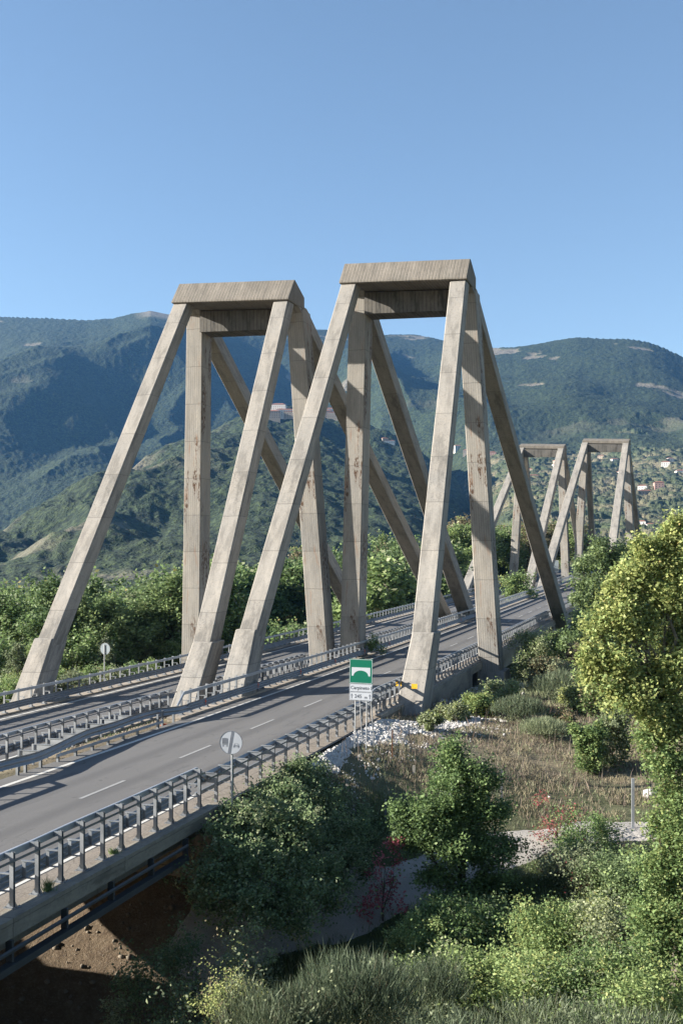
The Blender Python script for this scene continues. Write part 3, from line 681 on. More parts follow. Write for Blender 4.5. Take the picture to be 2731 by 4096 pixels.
# gravel path laid a few centimetres above the ground
def path_mat():
    M = Mat('gravel_path', .95); pos = M.pos(); n = M.noise(pos, 2., 5, .6); f = M.noise(pos, 22., 4, .75)
    c = M.mix(M.mapr(n, .35, .65), (.25, .235, .22), (.32, .30, .275)); c = M.mix(M.mapr(f, .4, .7, 0, .6), c, (.4, .38, .35)); M.col(c); M.bump(f, .03, 1.); return M.m
def ribbon(name, pts, hw, mat, dz, nacross=9):
    P = []; 
    for a, b in zip(pts[:-1], pts[1:]):
        n = max(2, int(np.linalg.norm(b - a) / .35)); P += [a + (b - a) * k / n for k in range(n)]
    P = np.array(P + [pts[-1]]); P[1:-1] = (P[:-2] + P[1:-1] * 2 + P[2:]) / 4
    d = np.gradient(P, axis=0); d /= np.linalg.norm(d, axis=1)[:, None]; nrm = np.stack([d[:, 1], -d[:, 0]], 1)
    k = np.linspace(-1, 1, nacross); w = hw * (1 + .7 * (fbm(P[:, 0] * .8, P[:, 1] * .8, 3) - .5))
    q = P[:, None, :] + nrm[:, None, :] * (k[None, :, None] * w[:, None, None]); V = ground(q[..., 0], q[..., 1])
    V[..., 2] += dz * (1 - 1.6 * np.abs(k)[None, :] ** 4) + .03
    i = np.arange(q.shape[0] * nacross).reshape(-1, nacross); F = np.stack([i[:-1, :-1], i[:-1, 1:], i[1:, 1:], i[1:, :-1]], -1).reshape(-1, 4)
    return link(bpy.data.objects.new(name, mesh_np(name, V.reshape(-1, 3), F, [mat], smooth=True)))
struct(ribbon('gravel_path', PATH, 1.12, path_mat(), .05, 15))
# median between the carriageways: broken rubble and weeds
ms = np.linspace(-26.12, -23.48, 12); mt = np.arange(33, 63, .4); MSs, MT = np.meshgrid(ms, mt)
mz = -.22 + (fbm(MSs * 1.5, MT * 1.5, 4) - .5) * .5; k_ = sst(-23.9, -25.9, MSs); mz = mz * (1 - k_) + (DZ2 + .02) * k_
V = Wn(MSs, MT, mz); i = np.arange(V.shape[0] * V.shape[1]).reshape(V.shape[:2]); F = np.stack([i[:-1, :-1], i[:-1, 1:], i[1:, 1:], i[1:, :-1]], -1).reshape(-1, 4)
me = mesh_np('median_strip', V.reshape(-1, 3), F, [GM], smooth=True); vattr(me, 'soil', np.full(mz.size, .75)); vattr(me, 'green', sst(.5, .65, fbm(MSs * .7, MT * .7, 3))); struct(link(bpy.data.objects.new('median_strip', me)))

# ---------------------------------------------------------------- stones
def stones(name, label, pts, sizes, mat, seed, cat='gravel'):
    r = np.random.default_rng(seed); n = len(pts)
    ico = np.array([(0, 0, 1), (.89, 0, .45), (.28, .85, .45), (-.72, .53, .45), (-.72, -.53, .45), (.28, -.85, .45), (.72, .53, -.45), (-.28, .85, -.45), (-.89, 0, -.45), (-.28, -.85, -.45), (.72, -.53, -.45), (0, 0, -1)])
    ft = np.array([(0, 1, 2), (0, 2, 3), (0, 3, 4), (0, 4, 5), (0, 5, 1), (1, 6, 2), (2, 7, 3), (3, 8, 4), (4, 9, 5), (5, 10, 1), (6, 7, 2), (7, 8, 3), (8, 9, 4), (9, 10, 5), (10, 6, 1), (11, 7, 6), (11, 8, 7), (11, 9, 8), (11, 10, 9), (11, 6, 10)])
    V = ico[None] * (1 + r.uniform(-.3, .3, (n, 12, 1))) * np.asarray(sizes)[:, None, None] * r.uniform(.6, 1.2, (n, 1, 3)) + np.asarray(pts)[:, None, :]
    F = (ft[None] + (np.arange(n) * 12)[:, None, None]).reshape(-1, 3)
    o = link(bpy.data.objects.new(name, mesh_np(name, V.reshape(-1, 3), F, [mat], attr=np.repeat(r.random(n), 12))))
    return tag(o, label, cat, kind='stuff')
def stone_mat(name, a, b):
    M = Mat(name, .9); t = M.n('Attribute', dict(attribute_name='tint')).outputs['Fac']; M.col(M.mix(M.mapr(M.noise(M.pos(), 9., 4, .6), .35, .65), M.mix(t, a, b), tuple(x * .7 for x in a))); return M.m
WSTONE = stone_mat('white_stone', (.54, .52, .50), (.38, .365, .34)); GSTONE = stone_mat('rubble', (.22, .185, .145), (.13, .11, .085))
r = RNG; n = 90000
ss = r.uniform(-13.2, -5.5, n); tt = r.uniform(35.5, 58, n)
hi_ = np.interp(tt, [36, 40, 46.8, 50, 53.5, 57], [-13.0, -12.3, -11.1, -9.9, -8.9, -8.4]); lo_ = np.interp(tt, [36, 49, 50.5, 53, 56], [-13.4, -13.4, -12.6, -11., -9.6]); wv = (fbm(ss * .9, tt * .9, 3) - .5) * 2.2
keep = (ss < hi_ + wv) & (ss > lo_ - wv * .5) & (tt < 56) | ((ss > hi_) & (ss < hi_ + 1.6 + wv) & (r.random(n) < .04) & (tt < 55))
P = ground(ss[keep], tt[keep]); stones('white_gravel', 'bank of loose white limestone gravel beside the guardrail and the green sign', P, r.uniform(.025, .065, len(P)) * np.where(r.random(len(P)) < .04, 2, 1), WSTONE, 3)
n = 1500; ss = r.uniform(-26, -23.5, n); tt = r.uniform(33, 60, n); P = Wn(ss, tt, -.16 - sst(-23.9, -25.9, ss) * .5); stones('median_rubble', 'small pale stones and rubble along the median between the guardrails', P, r.uniform(.02, .08, n), GSTONE, 4, 'rubble')
n = 2200; ss = r.normal(-11.6, .8, n).clip(-13, -8.6); tt = r.uniform(60, 82, n); P = ground(ss, tt); stones('rubble_heap', 'broken whitish rubble at the foot of the retaining wall near the right pillar', P, r.uniform(.05, .17, n), WSTONE, 5, 'rubble')
n = 1500; ss = r.uniform(-22, -10, n); tt = r.uniform(22, 31, n); P = ground(ss, tt) - [0, 0, .03]; stones('loose_stones', 'loose stones on the bare slope under the short bridge', P, .015 + .11 * r.random(n) ** 4, GSTONE, 6, 'rubble')

# ---------------------------------------------------------------- foliage
def leaf_mat(name, dark, mid, light, accent=None, trans=.42):
    m = bpy.data.materials.new(name); m.use_nodes = True; t = m.node_tree; t.nodes.clear()
    out = t.nodes.new('ShaderNodeOutputMaterial'); a = t.nodes.new('ShaderNodeAttribute'); a.attribute_name = 'tint'
    rp = t.nodes.new('ShaderNodeValToRGB'); cr = rp.color_ramp
    br = lambda c: tuple(min(.6, x * 2.6) for x in c); dark, mid, light = br(dark), br(mid), br(light)
    st = [(0, dark), (.5, mid), (.88, light)] + ([(.93, light), (.97, accent)] if accent else [])
    while len(cr.elements) < len(st): cr.elements.new(.5)
    for e, (p, c) in zip(cr.elements, st): e.position = p; e.color = (*c, 1)
    t.links.new(a.outputs['Fac'], rp.inputs[0])
    oi = t.nodes.new('ShaderNodeObjectInfo'); hs = t.nodes.new('ShaderNodeHueSaturation')
    mr = t.nodes.new('ShaderNodeMapRange'); mr.inputs['To Min'].default_value = .78; mr.inputs['To Max'].default_value = 1.2; t.links.new(oi.outputs['Random'], mr.inputs[0]); t.links.new(mr.outputs[0], hs.inputs['Value'])
    mh = t.nodes.new('ShaderNodeMapRange'); mh.inputs['To Min'].default_value = .515; mh.inputs['To Max'].default_value = .485; t.links.new(oi.outputs['Random'], mh.inputs[0]); t.links.new(mh.outputs[0], hs.inputs['Hue'])
    t.links.new(rp.outputs[0], hs.inputs['Color']); hs.inputs['Saturation'].default_value = .84
    p = t.nodes.new('ShaderNodeBsdfPrincipled'); p.inputs['Roughness'].default_value = .55; p.inputs['Specular IOR Level'].default_value = .25
    tr = t.nodes.new('ShaderNodeBsdfTranslucent'); mx = t.nodes.new('ShaderNodeMixShader'); mx.inputs[0].default_value = trans
    t.links.new(hs.outputs[0], p.inputs['Base Color']); t.links.new(hs.outputs[0], tr.inputs[0]); t.links.new(p.outputs[0], mx.inputs[1]); t.links.new(tr.outputs[0], mx.inputs[2]); t.links.new(mx.outputs[0], out.inputs[0]); return m
L_DARK = leaf_mat('dark_green_leaves', (.022, .038, .014), (.048, .076, .028), (.09, .12, .045), (.11, .11, .04))
L_MID = leaf_mat('green_leaves', (.03, .052, .014), (.062, .098, .026), (.11, .15, .042), (.22, .20, .05))
L_OLIVE = leaf_mat('grey_green_leaves', (.045, .058, .03), (.085, .10, .05), (.14, .155, .08), (.2, .2, .12))
L_MID2 = leaf_mat('deep_green_leaves', (.026, .044, .014), (.052, .08, .026), (.09, .12, .038))
L_YEL = leaf_mat('yellowing_leaves', (.038, .055, .014), (.082, .104, .026), (.135, .15, .04), (.3, .26, .06))
L_BROWN = leaf_mat('autumn_leaves', (.035, .032, .016), (.07, .058, .028), (.1, .085, .04), (.16, .08, .03))
L_RED = leaf_mat('red_leaves', (.06, .008, .012), (.13, .02, .025), (.17, .04, .035))
L_BROOM = leaf_mat('broom_stems', (.014, .02, .01), (.042, .058, .03), (.09, .112, .062), (.1, .09, .05))
L_DRY = leaf_mat('dry_grass_blades', (.07, .058, .034), (.12, .1, .062), (.17, .145, .092), (.12, .15, .06), .25)
L_PURP = leaf_mat('dry_weed_stems', (.036, .029, .022), (.065, .05, .038), (.1, .08, .058))
L_VERGE = leaf_mat('verge_grass_blades', (.04, .036, .018), (.075, .058, .034), (.11, .088, .052), (.08, .09, .03))
L_GRASS = leaf_mat('green_grass_blades', (.022, .038, .01), (.045, .07, .02), (.085, .105, .036), (.22, .2, .1))
BARK = plain('bark', (.09, .075, .055), .9, 0, .5, 6.); BARK_L = plain('pale_bark', (.17, .15, .12), .9, 0, .5, 6.)

def leaves(tw, per, sig, size, rng, tw_tint=None, flat=.35, elong=1.5):
    """tw (K,3) twig tips -> leaf quads scattered round each"""
    K = len(tw); c = np.repeat(tw, per, 0) + rng.normal(0, 1, (K * per, 3)) * sig
    n = len(c); a = rng.normal(0, 1, (n, 3)); a[:, 2] *= .6; a /= np.linalg.norm(a, axis=1)[:, None]
    up = rng.normal(0, 1, (n, 3)); up[:, 2] += flat * 3; b = np.cross(a, up); b /= np.linalg.norm(b, axis=1)[:, None] + 1e-9
    nr = np.cross(a, b); L = size * rng.uniform(.6, 1.25, n)[:, None]; Wd = L / elong
    v = np.stack([c - a * L * .5, c + b * Wd * .5 + nr * L * .1, c + a * L * .5, c - b * Wd * .5 + nr * L * .1], 1).reshape(-1, 3)
    F = np.arange(n * 4).reshape(-1, 4)
    tt = np.repeat(rng.normal(.42, .18, K) if tw_tint is None else tw_tint, per) + rng.normal(0, .12, n)
    tt = np.where(rng.random(n) < .008, 1., np.clip(tt, 0, .9))
    return v, F, np.repeat(tt, 4)
def lobe_pts(lobes, K, rng, inner=.55):
    """twig tips strung along branchlets that radiate from ellipsoid lobes (cx,cy,cz,rx,ry,rz), leaving gaps between them"""
    Lb = np.array(lobes, float); w = (Lb[:, 3] * Lb[:, 4] + Lb[:, 3] * Lb[:, 5]); w /= w.sum(); NB = max(len(Lb) * 3, K // 9); ids = rng.choice(len(Lb), NB, p=w)
    d = rng.normal(0, 1, (NB, 3)); d[:, 2] += .25; d /= np.linalg.norm(d, axis=1)[:, None]; ln = rng.uniform(.75, 1.22, NB)
    q = rng.integers(0, NB, K); k = 1 - (1 - inner) * rng.random(K) ** 1.3; k *= ln[q]; cv = rng.normal(0, .22, (NB, 3))
    R_ = Lb[ids[q], 3:]; P = Lb[ids[q], :3] + (d[q] * k[:, None] + cv[q] * (k * k)[:, None]) * R_ + rng.normal(0, .075, (K, 3)) * R_
    return P
def blades(pts, h, w, rng, lean=.35, tint=None, bend=True):
    n = len(pts); ang = rng.uniform(0, 2 * math.pi, n); H = h * rng.uniform(.5, 1.15, n); ln = rng.normal(0, lean, (n, 2)) * H[:, None]
    side = np.stack([np.cos(ang), np.sin(ang), 0 * ang], 1) * w * rng.uniform(.6, 1.2, n)[:, None]; tip = pts + np.c_[ln, H]; mid = pts + np.c_[ln * .35, H * .55]
    v = np.stack([pts - side, pts + side, mid + side * .7, tip, mid - side * .7], 1).reshape(-1, 3); F = np.arange(n * 5).reshape(-1, 5)
    tt = np.clip(rng.normal(.45, .22, n) if tint is None else tint + rng.normal(0, .12, n), 0, .9); return v, F, np.repeat(tt, 5)
def fol_mesh(name, parts, mats, idx=None):
    """parts: list of (v,F,tint) with equal face size"""
    V = []; Fs = []; T = []; MI = []; o = 0
    for k, (v, F, t) in enumerate(parts): V.append(v); Fs.append(F + o); T.append(t); MI.append(np.full(len(F), (idx or range(99))[k])); o += len(v)
    me = mesh_np(name, np.concatenate(V), np.concatenate(Fs), mats, attr=np.concatenate(T)); me.polygons.foreach_set('material_index', np.concatenate(MI).astype(np.int32)); return me
def wood(name, segs, mat=None):
    """segs: list of (points, radii)"""
    mb = MB(True)
    for p, r_ in segs: mb.tube(p, r_, 6)
    v = np.array(mb.v, float); me = mesh_np(name, v, mb.f, [mat or BARK], mb.uv, True); return me
def limbs(lobes, h0, r0, rng, base=(0, 0, 0), kmin=.3, fork=.5):
    top = np.mean([l[:3] for l in lobes], 0); b = np.array(base, float); segs = []
    m = b + (top - b) * fork + np.r_[rng.normal(0, .035, 2) * h0, 0]
    segs.append(([b - [0, 0, .3], b + (m - b) * .5 + np.r_[rng.normal(0, .02, 2) * h0, 0], m, top], [r0 * 1.25, r0, r0 * .75, r0 * .3]))
    for l in lobes:
        c = np.array(l[:3]); k = rng.uniform(kmin, max(.8, kmin + .1)); st = b + (m - b) * k * 1.1
        q = (st + c) / 2 + rng.normal(0, .1, 3) * np.linalg.norm(c - st) * .8; segs.append(([st, q, c], [r0 * .5, r0 * .32, r0 * .12]))
        for _ in range(3):
            e = c + rng.normal(0, .5, 3) * np.array(l[3:]); segs.append(([c + (q - c) * .4, (c + e) / 2 + rng.normal(0, .12, 3) * np.linalg.norm(e - c), e], [r0 * .16, r0 * .1, r0 * .03]))
    return [([tuple(x) for x in p], r_) for p, r_ in segs]
def crown_lobes(H, R, rng, n=9, z0=.3, cone=0.):
    out = [(0, 0, H * (.45 + z0 / 2), R * .62, R * .62, H * (1 - z0) * .42)]
    for i in range(n):
        a = i * 2.4 + rng.uniform(-.4, .4); k = rng.uniform(.15, .95); z = H * (z0 + (1 - z0) * k); q = R * (1 - cone * k) * (1 - abs(k - .4) ** 2 * 1.3) * rng.uniform(.45, .8)
        r_ = R * rng.uniform(.28, .48) * (1 - .35 * cone * k); out.append((math.cos(a) * q, math.sin(a) * q, min(z, H - r_ * .8), r_, r_, r_ * rng.uniform(.7, 1.1)))
    return out
class Kind: pass
def make_kind(name, crown_name, H, R, seed, mats, K, per, sig, size, n=9, z0=.3, cone=0., r0=.16, flat=.35):
    rng = np.random.default_rng(seed); lb = crown_lobes(H, R, rng, n, z0, cone); k = Kind(); k.name = name; k.H = H
    tw = lobe_pts(lb, K, rng); tint = rng.normal(.42, .16, K)
    if len(mats) == 1: parts = [leaves(tw, per, sig, size, rng, tint, flat)]
    else:
        sel = rng.random(K) < .14; parts = [leaves(tw[~sel], per, sig, size, rng, tint[~sel], flat), leaves(tw[sel], per, sig, size, rng, tint[sel], flat)]
    k.crown = fol_mesh(crown_name, parts, mats); k.cn = crown_name
    k.trunk = wood('trunk', limbs(lb, H, r0, rng)) if r0 > .02 else None; k.tn = 'trunk' if H > 4 else 'stems'; return k
def plant(kind, pos, sc, label, cat, group=None, rot=None, name=None):
    o = thing(name or kind.name, label, cat, pos, group); o.rotation_euler = (0, 0, rot if rot is not None else random.uniform(0, 6.28)); o.scale = (sc, sc, sc) if not isinstance(sc, tuple) else sc
    c = link(bpy.data.objects.new(kind.cn, kind.crown)); c.parent = o
    if kind.trunk: t = link(bpy.data.objects.new(kind.tn, kind.trunk)); t.parent = o
    return o
random.seed(5)
T1 = make_kind('broadleaf_tree', 'crown', 9, 3.4, 1, [L_MID, L_OLIVE], 1300, 7, .3, .34, 11, .16)
T2 = make_kind('dark_oak_tree', 'crown', 9, 3.6, 2, [L_MID2, L_MID], 1400, 7, .28, .32, 12, .14)
T3 = make_kind('slender_tree', 'crown', 9, 2.3, 3, [L_OLIVE, L_MID], 1100, 7, .26, .3, 12, .1, .6)
B1 = make_kind('shrub', 'foliage', 3, 1.9, 4, [L_MID, L_OLIVE], 700, 7, .18, .2, 8, .05, 0, .05)
B2 = make_kind('shrub', 'foliage', 2.4, 1.9, 5, [L_OLIVE, L_BROWN], 600, 7, .17, .18, 8, .05, 0, .05)
B3 = make_kind('shrub', 'foliage', 2.4, 1.7, 6, [L_YEL, L_MID], 550, 7, .16, .18, 7, .05, 0, .05)
T4 = make_kind('autumn_tree', 'crown', 8, 3.3, 8, [L_BROWN, L_YEL], 1100, 7, .3, .33, 10, .14)

# belts of trees beyond the roads; XT: skyline of the belt
def ytop(x): return float(np.interp(x, [-200, 0, 80, 110, 150, 190, 220, 300, 340, 390, 430, 480, 530, 560, 580, 610, 690, 750, 800, 860, 890, 950, 1000, 1040, 1070, 1150, 1200, 1300, 1420, 1600], [1318, 1328, 1342, 1312, 1294, 1325, 1335, 1340, 1335, 1285, 1300, 1245, 1255, 1335, 1330, 1270, 1245, 1262, 1240, 1238, 1215, 1225, 1222, 1190, 1178, 1205, 1195, 1190, 1195, 1190]))
def s_of(x, y): tc = min(max(y, -20), 260); return x - (0.000178 * tc * tc + 2 * .000178 * tc * (y - tc))
MARKS = [(-999, 60, 'at the left edge of the photo'), (60, 150, 'behind the leftmost stay'), (150, 235, 'just right of the leftmost stay'), (235, 320, 'above the back of the round sign'), (320, 400, 'left of the leftmost pillar'), (400, 475, 'behind the leftmost pillar'), (475, 560, 'right of the leftmost pillar'), (560, 640, 'between the two central stays'),
 (640, 700, 'behind the central stay'), (700, 780, 'left of the central pillar'), (780, 850, 'behind the central pillar'), (850, 900, 'just right of the central pillar'), (900, 960, 'left of the right front stay'), (960, 1030, 'behind the right front stay'), (1030, 1090, 'left of the right pillar'), (1090, 1150, 'behind the right pillar'),
 (1150, 1190, 'left of the far left tower'), (1190, 1240, 'inside the far left tower'), (1240, 1300, 'at the far left tower\'s right leg'), (1300, 1360, 'left of the far right tower'), (1360, 1420, 'inside the far right tower'), (1420, 1900, 'right of the far right tower')]
def where(x):
    for a, b, w in MARKS:
        if a <= x < b: return w
LOOK = {}
cnt = 0
def belt(n, x0, x1, Z0, Z1, kinds, label, cat, group, ys, hmin, hmax, avoid=1.2, seed=0, foot=False):
    rr = random.Random(seed); global cnt
    for i in range(n):
        for _ in range(20):
            xd = x0 + (x1 - x0) * ((i + rr.random()) / n); Z = rr.uniform(Z0, Z1); X = (xd - 784) / 2418.3 * Z; x, y, _z = toworld(X, Z); x, y = float(x), float(y); s = s_of(x, y)
            if -37.6 - avoid < s < -12.6 + avoid: continue
            break
        else: continue
        g = gz(x, y); top = CAMZ + (1305.4 - ytop(xd) - ys * rr.random()) / 2418.3 * Z; h = min(max(top - g, hmin), hmax)
        k = kinds[rr.randrange(len(kinds))]; sc = h * .88 / k.H; wd = sc * rr.uniform(.9, 1.2)
        dep = (Z - Z0) / (Z1 - Z0); size = 'low' if h < 3 else 'middling' if h < 6.5 else 'tall'
        lb = '%s %s %s, %s' % (size, LOOK[id(k)], label + ('' if dep < .5 else ' farther'), where(xd))
        plant(k, (x, y, g - .05), (wd, wd, sc), lb, cat, group, rr.uniform(0, 6.28)); cnt += 1
for k_, w_ in ((T1, 'bushy green'), (T2, 'dark green'), (T3, 'grey-green'), (T4, 'autumn-tinted'), (B1, 'green'), (B2, 'olive-brown'), (B3, 'yellow-green')): LOOK[id(k_)] = w_
G1 = 'trees of the belt beyond the left carriageway'
belt(26, -60, 480, 92, 128, [T1, T2, T3, T2], 'tree in mid belt', 'tree', G1, 14, 4, 15, 3, 1)
belt(20, -60, 480, 128, 185, [T2, T1, T3], 'tree in back belt', 'tree', G1, 0, 5, 19, 3, 11)
belt(16, -60, 430, 82, 96, [T3, T1, B1, T3], 'tree in front belt', 'tree', G1, 0, 2.6, 4.8, 5, 2)
G1b = 'trees seen between the legs of the big towers'
belt(22, 470, 1010, 120, 165, [T1, T2, T3], 'tree beyond the road', 'tree', G1b, 55, 4, 13, 4, 3)
belt(22, 470, 1100, 165, 240, [T1, T2, T4], 'tree far beyond', 'tree', G1b, 0, 6, 26, 4, 4)
G2 = 'shrubs along the far side of the left carriageway'
belt(34, -20, 480, 60, 82, [B2, B3, B2, B1], 'shrub by the left road', 'shrub', G2, 0, 1.0, 2.4, .9, 5)
belt(46, 460, 1050, 82, 135, [B1, B2, B3, B2], 'shrub on the slope', 'shrub', 'shrubs seen through the tower legs', 0, 2.2, 5., 1.5, 6)
belt(38, 780, 1110, 140, 215, [B1, B2, T4, T1, B3], 'growth on the bank', 'tree', 'trees on the bank left of the far towers', 0, 4.5, 9, 2, 7)
belt(22, 1050, 1230, 222, 300, [T4, T1, T2, T4], 'tree past the far road', 'tree', 'trees behind the far left tower', 0, 7, 24, 2, 8)
belt(14, 1230, 1480, 260, 330, [T4, T2, T1, T4], 'tree past the far road', 'tree', 'trees behind the far right tower', 0, 7, 22, 3, 9)
# ---------------------------------------------------------------- near vegetation
def put(me, name, parent, loc=(0, 0, 0)):
    o = link(bpy.data.objects.new(name, me)); o.parent = parent; o.location = loc; return o
def own_plant(name, crown_name, label, cat, lobes, K, per, sig, size, mats, seed, base=None, r0=.06, split=.12, flat=.35, inner=.5, group=None, bark=None, tint0=.45, blade=0):
    """a plant modelled on its own; lobes in world coordinates"""
    rng = np.random.default_rng(seed); lb = np.array(lobes, float)
    c = lb[:, :3].mean(0)
    if base is None: base = (c[0], c[1], gz(c[0], c[1]))
    R = thing(name, label, cat, Vector(base), group); L0 = lb.copy(); L0[:, :3] -= np.array(base)
    tw = lobe_pts(L0, K, rng, inner); tint = rng.normal(tint0, .15, K); sel = rng.random(K) < split
    if len(mats) == 1: parts = [leaves(tw, per, sig, size, rng, tint, flat)]
    else: parts = [leaves(tw[~sel], per, sig, size, rng, tint[~sel], flat), leaves(tw[sel], per, sig, size, rng, tint[sel], flat)]
    put(fol_mesh(crown_name, parts, mats), crown_name, R)
    if r0: put(wood('trunk' if r0 > .05 else 'stems', limbs(L0, L0[:, 2].max(), r0, rng, kmin=.92 if name == 'large_tree' else .7 if name == 'small_tree' else .3, fork=.5 if name != 'large_tree' else .72), bark), 'trunk' if r0 > .05 else 'stems', R)
    return R
def L(xd, yd, Z, r, rz=None, ry=None): p = at(xd, yd, Z); return (p.x, p.y, p.z, r, ry or r, rz or r)
# young oak in the middle
own_plant('oak_tree', 'crown', 'young green oak with two leafy peaks standing above the gravel path', 'tree',
  [L(1040, 1745, 35.8, .5, .75), L(1045, 1800, 35.8, .75, .8), L(1105, 1800, 35.6, .6, .75), L(985, 1870, 35.4, .8, .55), L(1070, 1880, 35.8, .9, .8), L(1140, 1870, 35.8, .55, .5), L(950, 1930, 35.5, .75, .5), L(1030, 1950, 35.2, .9, .6), L(1110, 1960, 35.6, .85, .55), L(1165, 1950, 36, .45, .4), L(925, 1880, 35.4, .45, .35), L(1130, 2030, 35.8, .7, .4), L(1000, 2020, 35.2, .65, .35), L(1170, 2040, 36, .3, .25), L(1050, 2060, 35, .8, .35)],
  3600, 11, .14, .115, [L_MID, L_DARK], 21, base=tuple(at(1060, 2110, 35.8)), r0=.1, split=.25, inner=.35)
# ivy-grown thicket against the end of the short bridge
iv = [(700, 1800, 35, .75), (640, 1850, 34.2, 1.), (740, 1850, 35, .9), (570, 1900, 33.2, 1.), (660, 1930, 33.6, 1.3), (770, 1930, 34.2, 1.), (820, 1905, 35, .7), (510, 1960, 31.8, .8), (600, 2010, 32.2, 1.2), (720, 2030, 33, 1.1), (490, 2040, 31, .8), (800, 1990, 34.5, .7), (560, 2090, 31.2, 1.), (660, 2110, 32, .9), (730, 1765, 35.2, .4), (680, 1770, 34.8, .45)]
def zs(xd, s):
    u = (xd - 784) / 2418.3; t = -s * (CP + u * SP) / (SP - u * CP); return -s * SP + t * CP
ivs = {(700, 1800): -12.3, (640, 1850): -12.2, (740, 1850): -11.6, (570, 1900): -12.2, (660, 1930): -11.2, (770, 1930): -10.6, (820, 1905): -10.4, (510, 1960): -12.4, (600, 2010): -11.2, (720, 2030): -10.2, (490, 2040): -12.1, (800, 1990): -9.8, (560, 2090): -11.2, (660, 2110): -10.2, (730, 1765): -12.3, (680, 1770): -12.5}
iv = [(a, b, min(zs(a, ivs[(a, b)]), 40), d * min(zs(a, ivs[(a, b)]), 40) / c) for a, b, c, d in iv]
own_plant('thicket', 'foliage', 'dark ivy-grown thicket spilling down the bank beside the end of the short bridge', 'thicket', [L(a, b, c, d, d * .85) for a, b, c, d in iv], 7500, 9, .13, .11, [L_DARK, L_OLIVE], 22, r0=.04, split=.22, tint0=.5, inner=.6)
rng = np.random.default_rng(40)
# shrubs in the shade below the thicket and round the path
def bush(xd, yd, Z, r, label, mats, seed, K=500, size=.13, per=8, cat='shrub', hz=.8, n=8, split=.15, tint0=.45, name='shrub', group=None):
    rr = random.Random(seed); c = at(xd, yd, Z); g = gz(c.x, c.y); lb = []
    for i in range(n):
        a = i * 2.4; q = r * .8 * rr.random() ** .5; rl = r * rr.uniform(.28, .6); lb.append((c.x + math.cos(a) * q, c.y + math.sin(a) * q, c.z + rr.uniform(-.6, .35) * r * hz, rl, rl, rl * hz * rr.uniform(.7, 1.2)))
    low = min(l[2] for l in lb)
    if low - g > .4: 
        for i in range(3): a = i * 2.1; lb.append((c.x + math.cos(a) * r * .5, c.y + math.sin(a) * r * .5, (low + g) / 2, r * .55, r * .55, (low - g) * .6 + .2))
    K = int(K * 1.5); size *= .82
    return own_plant(name, 'foliage', label, cat, lb, K, per, r * .1 + .03, size, mats, seed, base=(c.x, c.y, g), r0=.03, split=split, tint0=tint0, inner=.45, group=group)
bush(880, 1955, 34.8, .75, 'crimson-leaved dogwood by the gravel path left of the young oak', [L_RED, L_MID], 51, 120, .13, 7, hz=.6, n=4, split=.12)
bush(1275, 1860, 39, .95, 'tall thin shrub full of scattered red leaves right of the young oak', [L_RED, L_MID], 52, 150, .10, 6, hz=.8, n=5, split=.3)
bush(1340, 1900, 37.5, 1.2, 'loose green shrub rising beside the red-leaved one, above the path', [L_MID, L_YEL], 53, 620, .11, 7, hz=.85, n=8, split=.2)
bush(1330, 2000, 35.5, 1.5, 'round bramble mound below the red-leaved shrub, hiding the path', [L_OLIVE, L_RED], 54, 900, .12, 7, hz=.8, n=8, split=.06)
bush(1420, 1990, 34, 1.2, 'dark bramble mound between the large yellowing tree and the path', [L_DARK, L_MID], 55, 800, .12, 8, n=8)
bush(1210, 2020, 37, .6, 'small thin greyish shrub growing at the edge of the path', [L_OLIVE, L_BROWN], 56, 260, .09, 6)
bush(965, 2150, 30.5, .8, 'light green willow-like shrub at the near edge of the path', [L_MID, L_YEL], 57, 800, .10, 8, n=8, split=.12)
bush(1000, 2085, 33, .7, 'green shrub in front of the young oak\'s foot, left side', [L_MID, L_YEL], 58, 620, .11, 8)
bush(1060, 2140, 31.8, 1.25, 'broad bramble mound right below the young oak', [L_MID, L_OLIVE], 59, 1000, .12, 8, n=9)
bush(1160, 2120, 32.5, 1.1, 'dark leafy mound to the right of the young oak\'s foot', [L_DARK, L_MID], 60, 900, .12, 8, n=8)
bush(1000, 2230, 27, 1.1, 'bramble mound low in the picture beside the grey-green broom', [L_MID, L_OLIVE], 61, 1000, .11, 8, n=9, split=.3)
bush(1130, 2240, 27, 1.2, 'tangled bramble bush low in the picture below the dark leafy mound', [L_MID, L_YEL], 62, 1100, .11, 8, n=9, split=.15)
bush(1260, 2150, 29.5, 1.35, 'large sunlit bramble bush in the lower right with reddish tips', [L_MID, L_YEL], 63, 1200, .11, 8, n=9, split=.3, tint0=.55)
bush(1380, 2130, 29, 1.3, 'sunlit olive-green bramble beside the foot of the large tree', [L_OLIVE, L_YEL], 64, 1200, .11, 8, n=9, split=.25, tint0=.55)
bush(1250, 2270, 25, 1.25, 'bramble with yellow-green leaves near the bottom edge of the photo', [L_MID, L_YEL], 65, 1200, .10, 8, n=9, split=.25, tint0=.55)
bush(1390, 2260, 24.5, 1.3, 'dense green bramble in the bottom right corner', [L_MID, L_OLIVE], 66, 1200, .10, 8, n=9, split=.2)
bush(1500, 2290, 23.5, 1.3, 'leafy bramble cut by the bottom right corner of the photo', [L_MID, L_YEL], 67, 1200, .10, 8, n=9)
bush(520, 2290, 20.8, .75, 'small yellow-leaved bush at the bottom left of the brooms', [L_YEL, L_BROWN], 68, 420, .07, 7, n=6, split=.15, tint0=.6)
bush(900, 2330, 22, 1.0, 'brownish undergrowth bush at the bottom centre', [L_OLIVE, L_BROWN], 69, 700, .08, 7, n=8, split=.3)
bush(560, 2180, 27, .8, 'weedy green bush at the shaded left edge of the path', [L_OLIVE, L_MID], 70, 500, .09, 7, n=7)
